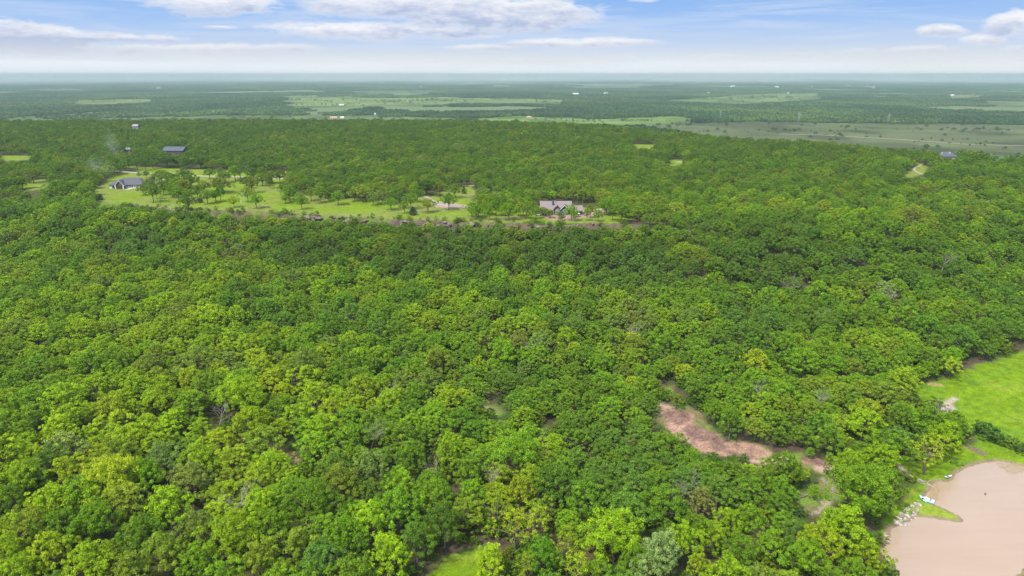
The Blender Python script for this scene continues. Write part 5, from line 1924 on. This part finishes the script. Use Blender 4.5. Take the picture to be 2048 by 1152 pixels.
for sy in (-1, 1):
    q.box(-1.25, 1.25, sy * .62 - .22, sy * .62 + .22, 0, .26)
    q.poly([(1.25, sy * .62 - .22, 0), (1.6, sy * .62, .2), (1.25, sy * .62 - .22, .26)]).poly([(1.25, sy * .62 + .22, 0), (1.25, sy * .62 + .22, .26), (1.6, sy * .62, .2)]).poly([(1.25, sy * .62 - .22, .26), (1.6, sy * .62, .2), (1.25, sy * .62 + .22, .26)])
q.build("hull", M_DTEAL, rt)
MB().box(-1.2, 1.35, -.8, .8, .265, .36).build("deck", M_WPLAS, rt)
for sy in (-.4, .4):
    MB().box(-.6, -.15, sy - .25, sy + .25, .365, .5).box(-.7, -.61, sy - .25, sy + .25, .365, .85).build("seat", M_WPLAS, rt)
MB().box(.3, .7, -.5, .5, .365, .55).build("pedal_box", M_DTEAL, rt)

# pale utility carts by the blue house
for i, (px, py, lb) in enumerate(((1077, 431.5, "white utility cart parked at the left corner of the blue house"), (1156, 433, "white and grey utility cart parked before the navy garage"))):
    x, y, z = [float(v[0]) for v in unproj(px, py)]
    rt = empty("utility_cart", (x, y, z + .05), R(8 - 20 * i))
    tag(rt, lb, "cart", "carts parked by the blue house")
    MB().box(-1.5, 1.4, -.75, .75, .35, .85).box(-1.5, -.3, -.7, .7, .86, 1.05).build("body", M_WHITE if i == 0 else M_STONE, rt)
    c_ = MB()
    for sx in (-.25, .95):
        for sy in (-.68, .68):
            c_.box(sx - .04, sx + .04, sy - .04, sy + .04, .86, 1.75)
    c_.box(-.4, 1.1, -.78, .78, 1.755, 1.83)
    c_.build("canopy", M_WHITE, rt)
    MB().box(-.1, .45, -.62, .62, .86, 1.1).box(-.2, -.1, -.62, .62, .86, 1.5).build("seat", M_TYRE, rt)
    for sx in (-1.0, .95):
        for sy in (-.78, .78):
            Vt, Ft = tubes([([(sx, sy - .12, .33), (sx, sy - .1, .33), (sx, sy + .1, .33), (sx, sy + .12, .33)], [.02, .33, .33, .02])], 14)
            link(bpy.data.objects.new("wheel", np_mesh("wheel", Vt, Ft, M_TYRE, False)), rt)


# rocks
def rock_mesh(seed, flat=.6):
    import bmesh
    bm = bmesh.new()
    bmesh.ops.create_icosphere(bm, subdivisions=2, radius=1)
    rs = np.random.default_rng(seed)
    pl = rs.normal(size=(9, 3))
    pl /= np.linalg.norm(pl, axis=1, keepdims=True)
    off = rs.uniform(.55, .85, 9)
    for v in bm.verts:
        p = np.array(v.co)
        for n_, o_ in zip(pl, off):                 # cut flat faces into the ball
            k = p @ n_ - o_
            if k > 0:
                p = p - n_ * k
        p *= rs.uniform(.96, 1.05)
        v.co = (p[0] * 1.15, p[1] * .9, p[2] * flat)
    me = bpy.data.meshes.new("rock")
    bm.to_mesh(me)
    bm.free()
    return me


def rock_mat(name, a, b_):
    m, N, b = principled(name, a, .95, .1)
    ps = N.node("ShaderNodeNewGeometry").outputs["Position"]
    N.l.new(N.mix(N.smooth(N.noise(ps, .9, 6, .7), .35, .65), a, b_), b.inputs["Base Color"])
    bp = N.node("ShaderNodeBump")
    bp.inputs["Strength"].default_value = .8
    bp.inputs["Distance"].default_value = .15
    N.l.new(N.noise(ps, 3.5, 5, .7), bp.inputs["Height"])
    N.l.new(bp.outputs[0], b.inputs["Normal"])
    return m


MR = rock_mat("sandstone", (0.055, 0.042, 0.036), (0.20, 0.15, 0.125))
MS = rock_mat("pale_sandstone", (0.13, 0.11, 0.09), (0.40, 0.35, 0.30))
RK = [rock_mesh(300 + i, .62) for i in range(7)]
for me in RK:
    me.materials.append(MR)
SK = [rock_mesh(320 + i, .4) for i in range(5)]
for me in SK:
    me.materials.append(MS)
BPX = [(245, 418), (300, 421), (340, 424), (370, 424), (560, 431), (600, 432), (620, 434), (650, 434), (668, 434), (690, 436), (712, 437), (735, 438), (790, 441), (815, 443), (840, 445), (862, 446), (880, 447),
       (900, 447), (925, 449), (950, 449), (975, 450), (1000, 452), (1020, 452), (1050, 453), (1080, 455), (1110, 456), (1150, 455), (1180, 456), (1210, 456), (1240, 456)]
cnt = 0
for (px, py) in BPX:
    for k in range(7):
        x0, _, _ = unproj(px + rng.uniform(-16, 16), py)
        x0 = float(x0[0])
        yy0 = float(np.interp(x0, ex, ey) + 11.0 * (fbm(np.array([x0 / 14]), np.array([3.1]), 5, 3)[0] - 0.5)) + rng.uniform(-3.2, 0.0)
        z0 = float(terrain(np.array([x0]), np.array([yy0]))[0])
        o = link(bpy.data.objects.new("cliff_boulder", RK[int(rng.integers(0, 7))]))
        s_ = .6 + 1.5 * rng.uniform() ** 1.5
        o.location = (x0, yy0, z0 + s_ * .1)
        o.scale = (s_ * rng.uniform(1.0, 2.3), s_, s_ * rng.uniform(.6, 1.2))
        o.rotation_euler = (rng.uniform(-.25, .25), rng.uniform(-.25, .25), rng.uniform(0, 6.28))
        tag(o, "weathered brown sandstone boulder on the rim of the long cliff", "boulder", "boulders along the cliff rim")
        cnt += 1
RP = [np.array([(1836, 1000), (1818, 1010), (1802, 1024), (1784, 1048), (1812, 1054), (1832, 1036), (1842, 1012)], float), np.array([(1768, 1066), (1780, 1062), (1782, 1080), (1774, 1090)], float)]
for Pp, n_ in ((RP[0], 105), (RP[1], 15)):
    k = 0
    while k < n_:
        qx, qy = rng.uniform(Pp[:, 0].min(), Pp[:, 0].max()), rng.uniform(Pp[:, 1].min(), Pp[:, 1].max())
        if poly_sd(Pp, np.array([qx]), np.array([qy]))[0] < 0:
            continue
        x0, y0, z0 = [float(v[0]) for v in unproj(qx, qy)]
        s_ = rng.uniform(.18, .52)
        o = link(bpy.data.objects.new("shore_stone", SK[int(rng.integers(0, 5))]))
        o.location = (x0, y0, z0 + s_ * .05)
        o.scale = (s_ * 1.2, s_, s_)
        o.rotation_euler = (rng.uniform(-.3, .3), rng.uniform(-.3, .3), rng.uniform(0, 6.28))
        tag(o, "pale flat stone in the heap on the pond's left shore", "stone", "pale stones on the pond shore")
        k += 1


def log(px0, py0, px1, py1, r, lb, mat, name="fallen_log"):
    x, y, z = unproj([px0, px1], [py0, py1])
    c = np.array((x.mean(), y.mean(), z.mean()))
    pts = [Vector((x[0] + (x[1] - x[0]) * t - c[0], y[0] + (y[1] - y[0]) * t - c[1] + .3 * math.sin(t * 5), z[0] + (z[1] - z[0]) * t - c[2] + r + .1 * math.sin(t * 9))) for t in np.linspace(0, 1, 7)]
    br = [([pts[3], pts[3] + Vector((.9, .5, .5)), pts[3] + Vector((1.7, .7, .7))], [r * .5, r * .35, r * .12]), ([pts[4], pts[4] + Vector((-.6, .9, .4)), pts[4] + Vector((-1.0, 1.7, .5))], [r * .5, r * .3, r * .1])]
    Vt, Ft = tubes([(pts, [r * (1 - .1 * i) for i in range(7)])] + br, 7)
    o = link(bpy.data.objects.new(name, np_mesh(name, Vt, Ft, mat, True)))
    o.location = tuple(c)
    tag(o, lb, "log")


log(1590, 1002, 1614, 991, .26, "dark fallen log on the stony rough ground left of the pond", bark)
log(1836, 960, 1872, 977, .2, "pale bleached driftwood trunk lying towards the muddy cove", deadbark)
log(1592, 926, 1570, 918, .18, "small grey fallen trunk at the edge of the rock clearing", deadbark)
x, y, z = [float(v[0]) for v in unproj(1967, 1003)]
o = link(bpy.data.objects.new("tree_stump", np_mesh("tree_stump", *tubes([([(0, 0, -.3), (0, 0, .2), (.03, 0, .45), (.03, 0, .46)], [.24, .22, .2, .02])], 9), bark, True)))
o.location = (x, y, 0)
tag(o, "small dark stump sticking out of the open pond water", "stump")

# twigs and dead leaves in the cove; second patch paints the trees' golden reflection
scum_reflection = simple("dead_leaves_reflection", (0.25, 0.19, 0.10), .9, .35, 2.0)
SP = [np.array([(1866, 967), (1876, 963), (1879, 980), (1875, 1002), (1862, 1004), (1856, 996), (1862, 980)], float), np.array([(1992, 926), (2020, 927), (2050, 934), (2046, 944), (2022, 950), (2008, 940), (1994, 932)], float)]
Pn = []
for Pp, n_ in zip(SP, (900, 650)):
    q = rng.uniform(0, 1, (n_ * 3, 2)) * np.ptp(Pp, 0) + Pp.min(0)
    dd = poly_sd(Pp, q[:, 0], q[:, 1])
    k = (dd + 5 * (fbm(q[:, 0] / 5, q[:, 1] / 5, 12, 3) - .45)) > 0
    q = q[k][:n_]
    X_, Y_ = on_plane(q[:, 0], q[:, 1], 0.02)
    Pn.append(np.stack([X_, Y_, np.full(len(X_), .03) + rng.uniform(0, .02, len(X_))], -1))
Pn = np.concatenate(Pn)
Vq, Fq = quads_cloud(Pn, np.array([0, 0, 1.0]) + rng.normal(size=(len(Pn), 3)) * .12, rng.uniform(.12, .42, len(Pn)), np.random.default_rng(4), .5, .02)
tag(link(bpy.data.objects.new("floating_leaves", np_mesh("floating_leaves", Vq, Fq, scum_reflection))), "golden brown leaf and twig scum afloat along the pond's edge", "leaf litter", None, "stuff")

# faint wisps of mist over the wood
def wisp(px, py, dz, wpx, hpx, depth, dens, lean, lb, seed):
    import bmesh
    x, y, z = [float(v[0]) for v in unproj(px, py, dz)]
    dep = proj(x, y, z + dz)[2]
    bm = bmesh.new()
    bmesh.ops.create_icosphere(bm, subdivisions=3, radius=1)
    me = bpy.data.meshes.new("mist_wisp")
    bm.to_mesh(me)
    bm.free()
    m = bpy.data.materials.new("mist")
    m.use_nodes = True
    N = NT(m.node_tree)
    N.n.remove(N.n["Principled BSDF"])
    tc = N.node("ShaderNodeTexCoord").outputs["Object"]
    ln = N.node("ShaderNodeVectorMath", operation="LENGTH")
    N.l.new(tc, ln.inputs[0])
    fall = N.smooth(ln.outputs["Value"], 1.0, 0.15)
    nz = N.noise(tc, 1.9, 4, .6, 1.2)
    nd = N.node("ShaderNodeVolumePrincipled")
    nd.inputs["Color"].default_value = (.9, .93, .95, 1)
    N.l.new(N.math("MULTIPLY", N.math("MULTIPLY", fall, N.smooth(nz, .38, .68)), dens), nd.inputs["Density"])
    N.l.new(nd.outputs[0], N.n["Material Output"].inputs["Volume"])
    me.materials.append(m)
    o = link(bpy.data.objects.new("mist_wisp", me))
    o.location = (x, y, z + dz)
    o.scale = (wpx / 2 * dep / FPX, depth / 2, hpx / 2 * dep / FPX)
    o.rotation_euler = (0, lean, seed)
    tag(o, lb, "mist", None, "stuff")


wisp(224, 288, 22, 34, 74, 26, .015, R(-18), "thin upright wisp of mist over the wood left of the dark barn", .2)
wisp(196, 330, 16, 80, 40, 26, .011, R(28), "faint slanting wisp of mist above the white house", .1)
wisp(486, 398, 7, 34, 44, 16, .014, R(-10), "faint wisp of mist over the bright lawn by the road", .3)

# the bank of pale mist that lies along the horizon, thicker in places
me = bpy.data.meshes.new("mist_bank")
vv = [(a, b_, c) for a in (-30000, 30000) for b_ in (7000, 26000) for c in (-44, 620)]
me.from_pydata(vv, [], [(0, 1, 3, 2), (4, 6, 7, 5), (0, 4, 5, 1), (2, 3, 7, 6), (0, 2, 6, 4), (1, 5, 7, 3)])
mm = bpy.data.materials.new("mist_bank")
mm.use_nodes = True
N = NT(mm.node_tree)
N.n.remove(N.n["Principled BSDF"])
pos = N.node("ShaderNodeNewGeometry").outputs["Position"]
sp = N.node("ShaderNodeSeparateXYZ")
N.l.new(pos, sp.inputs[0])
nz = N.noise(N.xyz(N.math("MULTIPLY", sp.outputs[0], 1 / 2600), N.math("MULTIPLY", sp.outputs[1], 1 / 5200), N.math("MULTIPLY", sp.outputs[2], 1 / 600)), 1.0, 3, .6, .5)
zf_ = N.smooth(sp.outputs[2], 520.0, 20.0)
yf2 = N.smooth(sp.outputs[1], 7000.0, 19000.0)
west = N.math("ADD", 1.0, N.math("MULTIPLY", N.smooth(sp.outputs[0], -3000.0, -13000.0), 1.2))
dn_ = N.math("MULTIPLY", N.math("MULTIPLY", N.math("MULTIPLY", zf_, yf2), N.math("MULTIPLY", N.smooth(nz, .34, .70), west)), 0.00085)
pv = N.node("ShaderNodeVolumePrincipled")
pv.inputs["Color"].default_value = (0.67, 0.665, 0.65, 1)
N.l.new(dn_, pv.inputs["Density"])
N.l.new(pv.outputs[0], N.n["Material Output"].inputs["Volume"])
me.materials.append(mm)
tag(link(bpy.data.objects.new("mist_bank", me)), "low bank of pale mist lying along the horizon", "mist", None, "stuff")

# ------------------------------------------------------------------ air
hz = bpy.data.meshes.new("haze")
X1, Y0h, Y1h, ZB, ZT = 58000, -2500, 58000, -45.0, CAM_Z + 12
vv = [(a, b_, c) for a in (-X1, X1) for b_ in (Y0h, Y1h) for c in (ZB, ZT)]
hz.from_pydata(vv, [], [(0, 1, 3, 2), (4, 6, 7, 5), (0, 4, 5, 1), (2, 3, 7, 6), (0, 2, 6, 4), (1, 5, 7, 3)])
hm = bpy.data.materials.new("haze_air")
hm.use_nodes = True
N = NT(hm.node_tree)
N.n.remove(N.n["Principled BSDF"])
pv = N.node("ShaderNodeVolumePrincipled")
pv.inputs["Color"].default_value = (0.31, 0.415, 0.425, 1)
pv.inputs["Density"].default_value = 0.000095
pv.inputs["Anisotropy"].default_value = 0.0
N.l.new(pv.outputs[0], N.n["Material Output"].inputs["Volume"])
hz.materials.append(hm)
tag(link(bpy.data.objects.new("haze", hz)), "pale haze over the whole landscape", "haze", None, "stuff")
